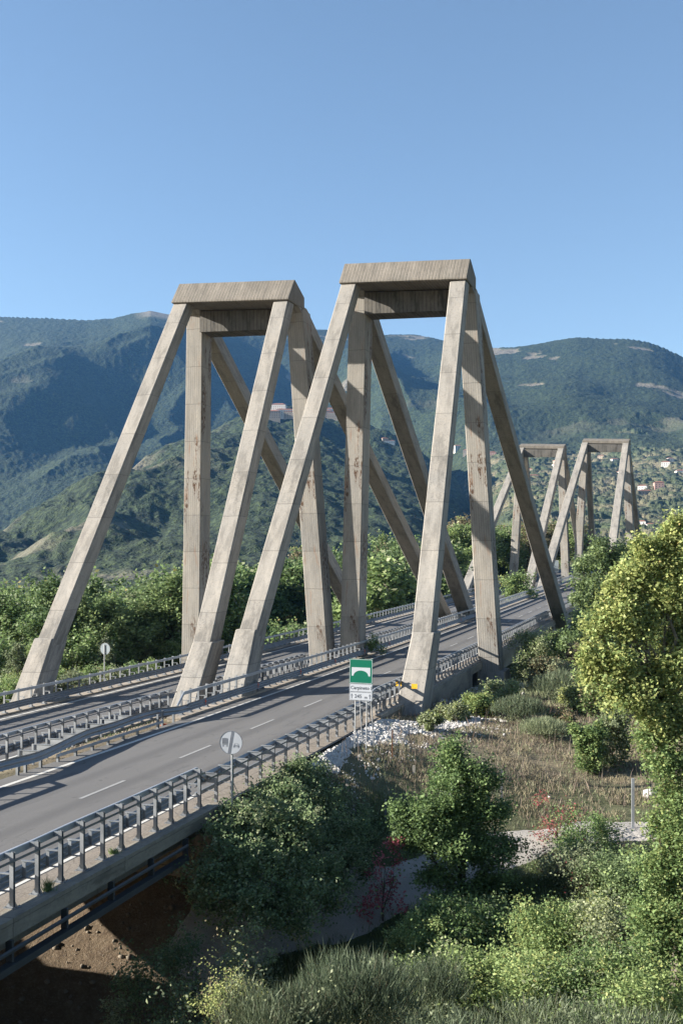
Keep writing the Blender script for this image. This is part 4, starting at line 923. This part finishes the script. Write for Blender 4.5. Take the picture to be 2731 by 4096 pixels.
bush(330, 2250, 26.5, .9, 'dark shrub added to deepen the shadow below the short bridge, left of the brooms', [L_DARK, L_OLIVE], 171, 420, .1, 7)  # this shrub and the next three are added to darken the sunlit soil bank
bush(410, 2180, 28, .8, 'dark shrub added to deepen the shadow right under the thicket', [L_DARK, L_OLIVE], 172, 380, .1, 7)
bush(430, 2310, 24, .8, 'dark weedy shrub added for shade at the bottom edge between soil and brooms', [L_DARK, L_BROWN], 173, 380, .09, 7)
bush(260, 2330, 25.5, .6, 'small dark shrub added for shade at the bottom edge, nearest the bare soil', [L_OLIVE, L_DARK], 174, 260, .09, 7)
# the large yellowing tree on the right
big = [(1560, 1215, 27.5, .4), (1535, 1240, 27.6, .35), (1500, 1275, 27.5, .5), (1590, 1290, 27.5, .8), (1440, 1330, 27.2, .5), (1475, 1320, 27.4, .4), (1530, 1370, 27.2, .7), (1400, 1420, 27, .4), (1465, 1440, 27, .6), (1430, 1395, 27, .4), (1580, 1480, 27.5, .9), (1380, 1520, 26.8, .38), (1350, 1495, 26.9, .25), (1430, 1530, 26.8, .5), (1520, 1560, 27, .65), (1405, 1590, 26.7, .4), (1455, 1610, 26.6, .45), (1490, 1655, 26.6, .4), (1560, 1660, 27, .65), (1640, 1400, 28, 1.2), (1650, 1620, 28, 1.2), (1620, 1250, 28, .8), (1375, 1450, 27, .3), (1365, 1560, 27, .25), (1470, 1255, 27.3, .25), (1410, 1365, 27.2, .3), (1500, 1700, 26.6, .3), (1345, 1525, 26.9, .18)]
own_plant('large_tree', 'crown', 'large tree with yellowing leaves filling the right edge of the photo', 'tree', [L(a, b, c, d, d * .85) for a, b, c, d in big], 7600, 11, .13, .105, [L_YEL, L_MID], 31, base=tuple(at(1548, 2290, 27.3)), r0=.15, split=.3, inner=.3, bark=BARK_L, tint0=.55)
low = [(1520, 1760, 26, .45), (1550, 1830, 26, .6), (1560, 1930, 26, .7), (1500, 2000, 25.8, .4), (1540, 2040, 25.8, .75), (1500, 2110, 25.5, .55), (1560, 2150, 25.5, .9), (1490, 2190, 25.2, .5), (1480, 1700, 26.2, .25), (1510, 1900, 26, .3), (1600, 1750, 26.4, .7), (1620, 1950, 26.2, 1.)]
own_plant('small_tree', 'crown', 'bright green slender tree under the large yellowing one at the right edge', 'tree', [L(a, b, c, d, d) for a, b, c, d in low], 4200, 9, .13, .09, [L_MID, L_YEL], 32, base=tuple(at(1545, 2320, 25.8)), r0=.055, split=.3, inner=.3, tint0=.55)
own_plant('dark_tree', 'crown', 'dark green rounded tree beside the road behind the large yellowing one', 'tree', [L(a, b, c, d, d * .9) for a, b, c, d in [(1385, 1270, 92, 1.6), (1360, 1320, 91, 1.9), (1410, 1320, 92, 2.2), (1380, 1370, 90, 2.2), (1430, 1290, 93, 1.8), (1350, 1370, 90, 1.3), (1420, 1390, 90, 2.2), (1340, 1300, 91, .9), (1450, 1350, 92, 2.4), (1470, 1300, 94, 2.), (1370, 1420, 88, 1.8)]], 2400, 9, .26, .28, [L_DARK, L_MID], 33, r0=.2, split=.2)
own_plant('dark_tree', 'crown', 'second dark green tree, lower, where the far guardrail disappears', 'tree', [L(a, b, c, d, d * .9) for a, b, c, d in [(1390, 1450, 78, 1.6), (1350, 1440, 80, 1.3), (1340, 1475, 78, 1.2), (1400, 1500, 76, 1.5), (1310, 1480, 79, .9)]], 1300, 9, .22, .22, [L_DARK, L_MID], 34, r0=.12, split=.35)
# shrubs on the right bank
for i, (xd, yd, Z, r_, m, lb) in enumerate([
  (1215, 1475, 80, 1.5, [L_OLIVE, L_MID], 'tall grey-green willow shrub just right of the big right pillar'), (1265, 1470, 82, 1.2, [L_MID, L_OLIVE], 'green shrub beside the end of the dark slanting stay'),
  (1300, 1545, 70, 1.5, [L_OLIVE, L_BROWN], 'wide brownish shrub on the bank right of the big pillar'), (1240, 1530, 74, 1.1, [L_BROWN, L_OLIVE], 'brown-tipped shrub at the edge of the rubble beyond the big pillar'),
  (1330, 1600, 62, 1.3, [L_YEL, L_OLIVE], 'yellowish shrub on the bank below the dark trees'), (1150, 1590, 61, 1.0, [L_OLIVE, L_MID], 'low bushy mound on the slab to the right of the anchorage'),
  (1090, 1615, 57, .9, [L_YEL, L_MID], 'low yellow-green mound next to the white gravel'), (1040, 1640, 54.5, .8, [L_OLIVE, L_YEL], 'small bramble patch at the toe of the right anchorage'),
  (1370, 1560, 60, 1.2, [L_MID, L_BROWN], 'dense shrub tucked under the left side of the yellowing tree'), (1290, 1660, 54, .8, [L_BROWN, L_MID], 'small rusty shrub on the dry slope'),
  (985, 1655, 50.5, .5, [L_OLIVE, L_YEL], 'tiny weed clump within the white gravel'), (1350, 1680, 47, .7, [L_MID, L_YEL], 'green sapling clump on the straw-coloured slope'),
  (1330, 1500, 75, 1.0, [L_PURP, L_BROWN], 'patch of tall purplish dead stalks below the dark trees'), (1405, 1650, 48, .8, [L_OLIVE, L_YEL], 'scrubby bush at the left of the large tree\'s lowest leaves')]):
    bush(xd, yd, Z, r_, lb, m, 100 + i, int(420 + r_ * 260), .13 + Z * .0008, 7, n=7, split=.3)
own_plant('median_shrub', 'foliage', 'green shrub growing up between the two carriageways midway along the bridge', 'shrub', [L(a, b, c, d, d) for a, b, c, d in [(1190, 1345, 163, 2.), (1175, 1360, 163, 1.6), (1215, 1355, 164, 1.7), (1200, 1330, 164, 1.1), (1165, 1375, 163, 1.5), (1190, 1385, 163, 2.2)]], 500, 8, .35, .36, [L_MID, L_YEL], 35, r0=.06)
own_plant('median_shrub', 'foliage', 'small light green sapling in the median right behind the guardrail near the big left pillar', 'shrub', [L(a, b, c, d, d) for a, b, c, d in [(862, 1470, 84, .45), (856, 1485, 84, .45), (868, 1490, 84, .5)]], 110, 8, .16, .16, [L_MID, L_YEL], 36, r0=.02)
# brooms: sheaves of thin upright stems
def broom(xd, yd, Z, r_, h, label, n, seed, mats=None, w=.006, lean=.25, name='broom_shrub', cat='shrub', tint=None):
    rng = np.random.default_rng(seed); c = at(xd, yd, Z); g = gz(c.x, c.y); b = np.array([c.x, c.y, g])
    H = (c.z - g); d = rng.normal(0, 1, (n, 3)); d /= np.linalg.norm(d, axis=1)[:, None]; d[:, 2] = np.abs(d[:, 2]); rr = rng.random(n) ** .6
    P = d * rr[:, None] * [r_ * 1.15, r_ * 1.15, h * .8]; P[:, 2] += max(0, H - h); P *= 1 + .18 * (fbm(P[:, 0] * 2.5 / r_ + 9, P[:, 1] * 2.5 / r_ + seed, 2) - .5)[:, None]
    dr = P / [r_, r_, 1] * .5 + rng.normal(0, .38, (n, 3)); dr[:, 2] = 1.; dr /= np.linalg.norm(dr, axis=1)[:, None]
    Ln = .27 * min(h, 1.3) * rng.uniform(.5, 1.2, n)[:, None] * (1 + (rng.random(n)[:, None] < .05) * 1.2); an = rng.uniform(0, 6.28, n); sd = np.stack([np.cos(an), np.sin(an), 0 * an], 1) * w
    P0 = P - dr * Ln * .4; V = np.stack([P0 - sd, P0 + sd, P0 + dr * Ln * .6 + sd * .7, P0 + dr * Ln, P0 + dr * Ln * .6 - sd * .7], 1)
    F = np.arange(n * 5).reshape(-1, 5); t = np.repeat(np.clip(rng.normal(.42, .34, n), 0, .97), 5); R = thing(name, label, cat, Vector(b))
    put(fol_mesh('stems', [(V.reshape(-1, 3), F, t)], mats or [L_BROOM]), 'stems', R)
    if H > h:
        tw = lobe_pts([(0, 0, (H - h) * .6, r_ * .8, r_ * .8, (H - h) * .6 + .2)], 260, rng, .3); put(fol_mesh('undergrowth', [leaves(tw, 7, .12, .09, rng)], [L_OLIVE]), 'undergrowth', R)
    return R
broom(815, 2165, 21.5, 1.25, 1.2, 'big grey-green broom shrub with fine upright stems, bottom centre', 6500, 71, w=.007)
broom(690, 2240, 20.5, .7, 1.0, 'broom shrub with long stems left of the big one', 3200, 72, w=.006)
broom(560, 2215, 20.5, .6, 1.2, 'sparse broom with tall whip-like stems over the shadow', 900, 73, w=.006)
broom(620, 2270, 20, .6, .9, 'short dense broom beside the yellow-leaved bush', 1900, 74, w=.006)
broom(1000, 2180, 24.5, .9, 1.0, 'dark green broom between the brambles', 2600, 75, w=.007)
broom(1230, 2300, 20, 1.6, .8, 'row of broom tips along the bottom edge, right half', 4200, 76, w=.006)
broom(1440, 2310, 19.5, 1.3, .8, 'broom tips at the bottom edge in front of the corner brambles', 3200, 77, w=.006)
broom(1030, 2320, 19.5, .9, .7, 'small broom clump at the bottom edge right of centre', 2200, 78, w=.006)
broom(400, 2330, 20, .35, .9, 'thin lone broom stems rising from the shadow at bottom left', 90, 79, w=.006)
broom(1190, 1590, 55, 1.3, 1.0, 'grey-green broom mound on the slope right of the anchorage', 5000, 80, w=.012)
broom(1290, 1530, 66, 1.9, 1.5, 'wide broom mound below the tall purplish stalks', 6000, 81, w=.014)
broom(1250, 1640, 52, 1.2, .8, 'pale broom mound on the dry slope', 4200, 82, w=.012, mats=[L_OLIVE])
# ---------------------------------------------------------------- ground cover
def cover(name, label, n, s0, s1, t0, t1, h, w, mat, seed, mask=None, lean=.35, cat='grass', clump=.45):
    rng = np.random.default_rng(seed); s = rng.uniform(s0, s1, n); t = rng.uniform(t0, t1, n)
    d = fbm(s * 1.1 + seed, t * 1.1, 3); k = (d > clump + rng.normal(0, .05, n)) & (dist_path(s, t) > .95 + .4 * rng.random(n)) & (s > -13.3)
    if mask is not None: k &= mask(s, t, rng)
    s, t = s[k], t[k]; P = ground(s, t) - [0, 0, .03]; hh = h * (.4 + 1.1 * fbm(s * .6, t * .6 + seed, 3)); v, F, tt = blades(P, hh, w, rng, lean)
    o = link(bpy.data.objects.new(name, fol_mesh(name, [(v, F, tt)], [mat]))); return tag(o, label, cat, kind='stuff')
gravel_free = lambda s, t, rng: ~((s < np.interp(t, [36, 40, 46.8, 50, 53.5, 57], [-13.0, -12.3, -11.1, -9.9, -8.9, -8.4])) & (s > np.interp(t, [36, 49, 50.5, 53, 56], [-13.4, -13.4, -12.6, -11., -9.6])) & (t > 36) & (t < 56) & (rng.random(len(s)) > .06))
cover('dry_grass', 'straw-coloured dry grass on the slope between the gravel and the path', 90000, -13, 9, 38, 66, .24, .011, L_DRY, 201, gravel_free, clump=.47)
cover('dead_weeds', 'brown and purplish dead weeds over the dry slope', 34000, -13, 7, 39, 72, .32, .011, L_PURP, 202, gravel_free, clump=.44)
cover('weeds', 'green weeds scattered over the dry slope', 42000, -12.8, 8, 38, 90, .24, .014, L_OLIVE, 203, gravel_free, clump=.44)
cover('far_weeds', 'mixed weeds on the bank beyond the right pillar', 26000, -12.8, 14, 64, 100, .6, .02, L_OLIVE, 204, None, clump=.4)
cover('green_grass', 'green grass in the shade round the gravel path', 70000, -14, 3, 24, 39.5, .3, .01, L_GRASS, 205, lambda s, t, r: t < 40, clump=.42)
cover('undergrowth', 'dark undergrowth below the short bridge and the brooms', 50000, -13, 4, 14, 32, .45, .013, L_OLIVE, 206, clump=.38)
rng = np.random.default_rng(9)
s = rng.uniform(-58, -36.6, 60000); t = rng.uniform(40, 110, 60000); k = fbm(s * .8, t * .8, 3) > .4; P = ground(s[k], t[k]); v, F, tt = blades(P, .75 * (.4 + fbm(s[k], t[k], 2)), .022, rng)
tag(link(bpy.data.objects.new('verge_grass', fol_mesh('verge_grass', [(v, F, tt)], [L_VERGE]))), 'brownish dry grass on the verge beyond the left carriageway', 'grass', kind='stuff')
s = rng.uniform(-26, -23.6, 5000); t = rng.uniform(33, 62, 5000); k = fbm(s * 1.2, t * 1.2, 3) > .55; P = Wn(s[k], t[k], -.25 - sst(-23.9, -25.9, s[k]) * .45); v, F, tt = blades(P, .22, .008, rng)
tag(link(bpy.data.objects.new('median_weeds', fol_mesh('median_weeds', [(v, F, tt)], [L_GRASS]))), 'short green weeds in the rubble of the median', 'grass', kind='stuff')
for (ss_, t_, lb) in ((-13.62, 21.9, 'bright green weed tuft growing at the deck kerb by a guardrail post'), (-13.7, 25.2, 'tiny weed in the kerb joint under the guardrail')):
    P = W(ss_ - .12, t_, .09); o = thing('weed', lb, 'weed', P); v, F, tt = blades(rng.normal(0, .06, (160, 3)) * [1, 1, 0], .3 if t_ < 22 else .15, .008, rng, .5); put(fol_mesh('leaves', [(v, F, tt)], [L_MID]), 'leaves', o)

cover('seed_heads', 'thin tall dead stalks standing out of the dry slope', 2600, -12.5, 8, 39, 70, .85, .012, L_PURP, 207, gravel_free, lean=.2, clump=.45)
# ---------------------------------------------------------------- small props
def stake(xd, yd, Z, h, r_, label, mat, name='stake', box=False, lean=0):
    c = at(xd, yd, Z); g = gz(c.x, c.y); R = thing(name, label, 'post', Vector((c.x, c.y, g))); mb = MB(True)
    if box: mb.box(-r_, r_, -r_ * .8, r_ * .8, -.3, h)
    else:
        mb.box(-r_, r_, -r_ * .9, -r_ * .7, -.3, h); mb.box(-r_, -r_ * .8, -r_ * .7, r_ * .7, -.3, h); mb.box(r_ * .8, r_, -r_ * .7, r_ * .7, -.3, h)
    o = mb.build('shaft', mat); o.parent = R; R.rotation_euler = (lean, lean * .6, .2)
    mb = MB(True); mb.box(-r_ * .9, r_ * .9, -r_ * .9, r_ * .9, h + .002, h + .02); o = mb.build('top', mat); o.parent = R
RUSTY = plain('rusty_iron', (.22, .11, .06), .8, .2, .4); CPOST = plain('concrete_post', (.33, .31, .27), .9)
stake(1453, 1880, 40, 1.95, .05, 'tall galvanised post standing at the far edge of the path', STEEL_L)
stake(1152, 1870, 41.5, 1.5, .04, 'dark thin post just right of the young oak\'s top', STEEL_D)
stake(900, 1785, 44, 1.15, .025, 'thin rusty stake at the edge of the white gravel', RUSTY, lean=.03)
stake(885, 1870, 39.5, .75, .04, 'short dark stake in front of the dry slope, left of the oak', STEEL_D)
stake(950, 1780, 43, .35, .06, 'stubby concrete post in the dry weeds', CPOST, box=True)
stake(797, 1822, 40.5, .42, .06, 'stubby concrete post near the ivy thicket', CPOST, box=True)
for xd, yd, Z, r_, lb in ((1490, 1812, 43.5, .27, 'white limestone rock on the dry slope by the tall post'), (1262, 1848, 43, .12, 'small white stone at the top edge of the path')):
    c = at(xd, yd, Z); g = gz(c.x, c.y); stones('rock', lb, [(c.x, c.y, g + r_ * .3)], [r_], WSTONE, int(xd), 'rock'); o = bpy.data.objects['rock' if xd == 1490 else 'rock.001']; del o['kind']
c = W(-22.75, 46.4, -.08); R = thing('road_debris', 'orange plastic scrap lying under the guardrail in the median', 'debris', c); mb = MB(True); mb.box(-.35, .35, -.12, .12, 0, .03); mb.hexa([(-.3, -.1, .032), (.1, -.1, .032), (.1, .1, .032), (-.3, .1, .032)], [(-.2, -.05, .1), (.0, -.05, .08), (.0, .05, .08), (-.2, .05, .1)]); o = mb.build('scrap', ORANGE); o.parent = R
c = W(-13.5, 32.2, -.32)

# ---------------------------------------------------------------- hills
def hills():
    us = np.r_[np.arange(-1.15, -.42, .006), np.arange(-.42, .42, .0013), np.arange(.42, 1.15, .006)]
    def zseq():
        z = 430.; o = []
        while z < 6500: o.append(z); z += 9 if z < 1100 else (4.4 if z < 2500 else 9.0 if z < 5000 else 60)
        return np.array(o)
    Zs = zseq(); U, Z = np.meshgrid(us, Zs); X = U * Z; xw, yw, _ = toworld(X, Z); xd = 784 + U * 2418.3
    el = lambda y: (1305.4 - y) / 2418.3
    xa = [-2000, -900, -300, 0, 100, 200, 260, 300, 345, 385, 440, 560, 700, 760, 830, 885, 948, 985, 1014, 1060, 1134, 1180, 1220, 1270, 1323, 1400, 1443, 1490, 1527, 1568, 1700, 2000, 2600, 3600]
    ya = [860, 760, 722, 726, 730, 736, 731, 720, 712, 722, 727, 738, 755, 760, 768, 770, 769, 773, 781, 792, 799, 801, 793, 784, 775, 777, 777, 785, 799, 819, 850, 900, 960, 1040]
    kk = np.interp(xd, xa, ya); wr = sst(930, 1200, xd)
    ZA = 4700 * (1 - wr) + 3900 * wr + 250 * np.sin(U * 9)
    hA = el(kk) * ZA + CAMZ
    q = np.clip(Z / ZA, 0, 1)
    left = np.interp(Z / ZA, [0, .09, .3, .45, 1, 1.4], [-60, -60, -40, 30, 0, 0]); zl = np.where(Z < .45 * ZA, left, 30 + (hA - 30) * np.clip((Z / ZA - .45) / .55, 0, 1) ** .9)
    z1 = el(1228) * 1100 + CAMZ; z2 = el(1020) * 2700 + CAMZ
    zr = np.where(Z < 1100, -18 + (z1 + 18) * sst(430, 1100, Z) , np.where(Z < 2700, z1 + (z2 - z1) * np.clip((Z - 1100) / 1600, 0, 1) ** 1.15, z2 + (hA - z2) * np.clip((Z - 2700) / (ZA - 2700), 0, 1) ** .95))
    z = zl * (1 - wr) + zr * wr
    back = np.clip((Z - ZA) / 1500, 0, 1); z = z - back ** 1.0 * hA * .55
    # gullies and spurs
    qm = np.clip((Z / ZA - .42) / .5, 0, 1); amp = 4 * qm * (1 - qm) * (1 - .45 * wr) + .08
    a1 = xw * .94 + yw * .34; b1 = -xw * .34 + yw * .94
    g = 1 - np.abs(2 * fbm(a1 / 620 + 3, b1 / 2100 + 1, 3, .45) - 1); z = z + (g - .78) * 330 * amp * np.where(Z < ZA, 1, 0)
    g2 = 1 - np.abs(2 * fbm(xw / 300 + 8, yw / 420 + 4, 3, .5) - 1); z = z + (g2 - .75) * 90 * amp
    z = np.where(Z > ZA * .98, np.minimum(z, hA + 3), z)
    # spur B with the village, falling away to the right
    xb = [-3000, -1200, -400, 0, 92, 154, 231, 308, 390, 470, 560, 620, 700, 780, 870, 920, 960, 1010, 1050, 1085, 1130, 1180, 1300]
    yb = [1330, 1310, 1262, 1227, 1171, 1140, 1099, 1071, 1032, 1000, 968, 955, 958, 972, 1005, 1030, 1055, 1085, 1120, 1180, 1250, 1310, 1360]
    ZB = np.interp(xd, [-1200, -400, 0, 300, 640, 780, 900, 1100, 1300], [800, 1000, 1150, 1600, 2250, 2420, 2300, 1950, 1800]); e = el(np.interp(xd, xb, yb))
    hB = e * ZB + CAMZ + 70; d = (Z - ZB); wB = np.where(d < 0, ZB * .5, 420.)
    zb = hB * np.exp(-(np.abs(d) / wB) ** 1.5) - 70 + 26 * (fbm(xw / 90 + 2, yw / 110, 4) - .5)
    a2 = xw * .8 + yw * .6; b2 = -xw * .6 + yw * .8
    gb = 1 - np.abs(2 * fbm(a2 / 240 + 5, b2 / 520 + 9, 4, .5) - 1); am = np.clip(np.abs(d) / 300, 0, 1) * np.exp(-(np.abs(d) / wB) ** 2)
    zb = zb + (gb - .8) * 130 * am
    top = np.maximum(z, zb); isB = zb > z
    # woodland canopy
    can = fbm(xw / 10., yw / 10., 2, .6); can2 = fbm(xw / 60., yw / 60. + 4, 3)
    low = sst(1000, 1130, xd) * sst(2900, 2100, Z + 900 * (fbm(xw / 300, yw / 300, 3) - .5)) * (1 - isB)
    wood_ = np.clip(sst(.36, .44, can2 + .05), 0, 1)
    tree_dots = sst(.52, .66, can)
    bare = np.zeros_like(z)
    bare = np.maximum(bare, isB * np.exp(-((d) / 60.) ** 2) * sst(640, 420, xd) * sst(.42, .6, fbm(xw / 45., yw / 45., 3)))
    bare = np.maximum(bare, isB * sst(.60, .70, fbm(xw / 95. + 2, yw / 120., 4)) * .6 * sst(560, 300, xd))
    bare = np.maximum(bare, (~isB) * (1 - low) * sst(.72, .75, fbm(xw / 200. + 12, yw / 150., 4)) * sst(.6, .8, Z / ZA))
    bare = np.maximum(bare, (~isB) * sst(300, 345, xd) * sst(420, 370, xd) * sst(.95, .985, Z / ZA))
    trees = np.where(low > .5, tree_dots * (.45 + .5 * sst(.44, .58, can2)), 1.) * (1 - bare)
    h = np.where(low > .5, tree_dots * 6., can * 8.) * (1 - bare) * sst(430, 600, Z)
    top = top + h * np.where(np.abs(Z - ZA) < 40, .6, 1)
    V = np.stack([xw, yw, top], -1).reshape(-1, 3); i = np.arange(V.shape[0]).reshape(U.shape); F = np.stack([i[:-1, :-1], i[:-1, 1:], i[1:, 1:], i[1:, :-1]], -1).reshape(-1, 4)
    M = Mat('hillside_woodland', .95); pos = M.pos(); A = lambda nm: M.n('Attribute', dict(attribute_name=nm)).outputs['Fac']
    n1 = M.noise(pos, .0035, 5, .6); n2 = M.noise(pos, .045, 5, .7); n3 = M.noise(pos, .16, 3, .6)
    f = M.mix(M.mapr(n2, .38, .62), (.005, .013, .008), (.021, .036, .015)); f = M.mix(M.mapr(n1, .45, .65, 0, .4), f, (.034, .048, .019)); f = M.mix(M.mapr(n3, .5, .64, 0, .6), f, (.055, .076, .028)); f = M.mix(M.mapr(n3, .5, .36, 0, .7), f, (.004, .01, .006))  # fine speckle paints sunlit and shaded sides of tree crowns into the colour
    ol = M.mix(M.mapr(n2, .4, .62), (.03, .045, .028), (.07, .088, .05)); f = M.mix(M.math('MULTIPLY', A('low'), .75), f, ol)
    fld = M.mix(M.mapr(M.noise(pos, .012, 3, .5), .42, .6), (.075, .095, .045), (.19, .165, .105)); fld = M.mix(M.mapr(n3, .45, .7, 0, .5), fld, (.05, .06, .03))
    c = M.mix(A('trees'), fld, f); rock = M.mix(M.mapr(n2, .4, .65), (.17, .15, .115), (.08, .075, .055)); c = M.mix(A('bare'), c, rock); M.col(c)
    M.bump(M.math('ADD', n3, n2), 6., .8)
    me = mesh_np('hills', V, F, [M.m], smooth=True); vattr(me, 'low', low); vattr(me, 'trees', trees); vattr(me, 'bare', bare)
    struct(link(bpy.data.objects.new('hills', me)))
    def hh(xd_, Zq):
        u = (xd_ - 784) / 2418.3; a = int(np.argmin(np.abs(us - u))); b = int(np.argmin(np.abs(Zs - Zq))); return top[b, a] - h[b, a]
    def ray(xd_, yd_):
        u = (xd_ - 784) / 2418.3; a = int(np.argmin(np.abs(us - u))); ely = (1305.4 - yd_) / 2418.3; prof = (top[:, a] - CAMZ) / Zs; b = int(np.argmax(prof > ely)); return Zs[b]
    return hh, ray
HH, RAY = hills()
# ---------------------------------------------------------------- houses on the slopes
WALLS = [plain('plaster_white', (0.6, 0.585, 0.55), .8, 0, .1), plain('plaster_cream', (0.42, 0.35, 0.266), .8, 0, .1), plain('plaster_pink', (0.385, 0.252, 0.21), .8, 0, .1), plain('old_stone_wall', (0.294, 0.259, 0.217), .9, 0, .3)]
ROOF = plain('terracotta_roof', (.26, .12, .08), .85, 0, .25); GLASS = plain('window_dark', (.03, .04, .05), .3); 
def house(xd, yd, w, d, h, wall, label, group='houses on the valley slope', rot=None, roof=ROOF, flat=False, name='house'):
    Z = RAY(xd, yd); Z = Z if Z > 500 else 1800.; p = at(xd, yd, Z); g = float(HH(xd, Z)); sc = Z / 1600.
    w, d, h = w * sc * 1.2, d * sc * 1.2, h * sc * 1.2
    R = thing(name, label, 'house', Vector((p.x, p.y, g - 1)), group); R.rotation_euler = (0, 0, PSI + (rot or 0)); mb = MB(True); mb.box(-w / 2, w / 2, -d / 2, d / 2, -8, h + 1); o = mb.build('wall', WALLS[wall]); o.parent = R
    e = .5; mb = MB(True); z = h + 1.02; rh = .3 * d * .6 if not flat else .5
    b = [(-w / 2 - e, -d / 2 - e, z), (w / 2 + e, -d / 2 - e, z), (w / 2 + e, d / 2 + e, z), (-w / 2 - e, d / 2 + e, z)]; t_ = [(-w / 4, -.2, z + rh), (w / 4, -.2, z + rh), (w / 4, .2, z + rh), (-w / 4, .2, z + rh)]
    mb.hexa(b, t_); o = mb.build('roof', roof); o.parent = R
    n = max(2, int(w / 4))
    for i in range(n):
        for q in range(max(1, int(h / 3.2))):
            mb = MB(True); x = -w / 2 + (i + .5) * w / n; mb.box(x - .55, x + .55, -d / 2 - .08, -d / 2 - .01, 1.8 + q * 3.1, 3.4 + q * 3.1); o = mb.build('window', GLASS); o.parent = R
HS = [(1475, 1123, 11, 9, 6, 0, 'white house with red roof left of the pink block, right of the far right tower'), (1512, 1117, 12, 10, 9, 2, 'pinkish two-storey block with a red roof, rightmost large house'),
 (1482, 1131, 22, 9, 4, 3, 'long low building with a blue-grey front below the white house'), (1528, 1072, 11, 9, 5, 0, 'white house high on the slope near the right edge'), (1562, 1082, 12, 9, 4, 0, 'house with red roof cut by the right edge'),
 (1426, 1085, 12, 9, 4, 0, 'white house with a vivid red roof just right of the tall leg'), (1352, 1125, 10, 8, 5, 1, 'cream house between the legs of the far right tower'), (1330, 1080, 10, 8, 6, 0, 'small white house left of the far right stay'),
 (1283, 1062, 12, 9, 6, 2, 'pink house above the valley between the two far towers'), (1287, 1042, 12, 9, 6, 0, 'white house at the top between the two far towers'), (1278, 1070, 10, 8, 5, 0, 'lower white house between the two far towers'),
 (1470, 1195, 14, 9, 4, 0, 'low white house at the foot of the slope behind the far right tower'), (1495, 1201, 12, 9, 5, 0, 'white farmhouse just above the yellowing tree'), (1410, 1057, 9, 8, 4, 0, 'tiny pale house right of the far tower cap'),
 (1215, 1078, 9, 8, 4, 1, 'small orange-roofed house seen through the far left tower'), (1225, 1090, 14, 8, 3, 1, 'long cream wall of a farmhouse inside the far left tower'), (1050, 1033, 10, 8, 5, 0, 'white house at the right of the large front stay'),
 (1072, 1040, 9, 8, 4, 3, 'grey house near the dark slanting stay'), (893, 1015, 14, 9, 3, 0, 'white house with long red roof on the shoulder behind the big right tower'), (882, 1011, 8, 8, 4, 3, 'small stone house beside the long red roof'),
 (1130, 1043, 10, 8, 3, 2, 'house with pink walls close to the dark slanting stay'), (1538, 1058, 8, 7, 4, 0, 'highest tiny white house at the right'), (1380, 1050, 8, 7, 4, 1, 'tiny cream house behind the far right tower leg')]
for i, (a, b, w, d, h, k, lb) in enumerate(HS): house(a, b, w, d, h, k, lb, rot=((i * 37) % 11 - 5) * .08)
VG = 'hilltop village'
for i, (a, b, w, d, h, k, lb) in enumerate([(640, 949, 19, 14, 12, 0, 'big square pinkish castle block crowning the village on the spur'), (624, 957, 22, 14, 9, 3, 'village house left of the castle block'), (655, 958, 24, 14, 9, 0, 'pale village house right of the castle block'), (668, 957, 16, 12, 8, 3, 'village house touching the slanting leg'), (745, 957, 18, 12, 8, 3, 'stone village house behind the long near stay'), (756, 956, 16, 12, 9, 0, 'pale village house right of the near stay'), (768, 960, 16, 12, 8, 3, 'last village house on the right end of the spur'), (700, 957, 16, 12, 8, 3, 'village house between the two legs')]):
    house(a, b, w, d, h, k, lb, VG, rot=(i % 3 - 1) * .1, flat=False)
# ---------------------------------------------------------------- air
mb = MB(True); mb.box(-5200, 5200, -60, 7200, -120, 1500); o = mb.build('haze', []); o['kind'] = 'stuff'; o['label'] = 'thin blue haze over the valley and the far mountains'; o['category'] = 'haze'
m = bpy.data.materials.new('haze_air'); m.use_nodes = True; t = m.node_tree; t.nodes.clear(); out = t.nodes.new('ShaderNodeOutputMaterial'); pv = t.nodes.new('ShaderNodeVolumePrincipled')
pv.inputs['Color'].default_value = (.17, .46, 1, 1); pv.inputs['Density'].default_value = .00004; pv.inputs['Anisotropy'].default_value = .2; t.links.new(pv.outputs[0], out.inputs['Volume']); o.data.materials.append(m)

# ---------------------------------------------------------------- tell look-alike growth apart by its neighbours' side and size
def _pix(o):
    d = o.location - cam.location; Z = -d.x * SP + d.y * CP; X = d.x * CP + d.y * SP; return X / Z, Z
byl = {}
for o in list(bpy.data.objects):
    if o.parent is None and o.get('label') and o.get('group') and o.get('kind') is None: byl.setdefault(o['label'], []).append(o)
for lb, os_ in byl.items():
    if len(os_) < 2: continue
    os_.sort(key=lambda o: _pix(o)[0]); n = len(os_)
    names = {2: ['left one', 'right one'], 3: ['left one', 'middle one', 'right one']}.get(n) or ['leftmost one', 'second from left', 'third from left', 'fourth from left', 'fifth from left', 'sixth from left'][:n]
    for o, q in zip(os_, names):
        w = (lb + ', ' + q); o['label'] = w if len(w.split()) <= 16 else ' '.join(lb.replace(' of the', '').replace('right tower\'s left', 'central').split()[:13]) + ', ' + q
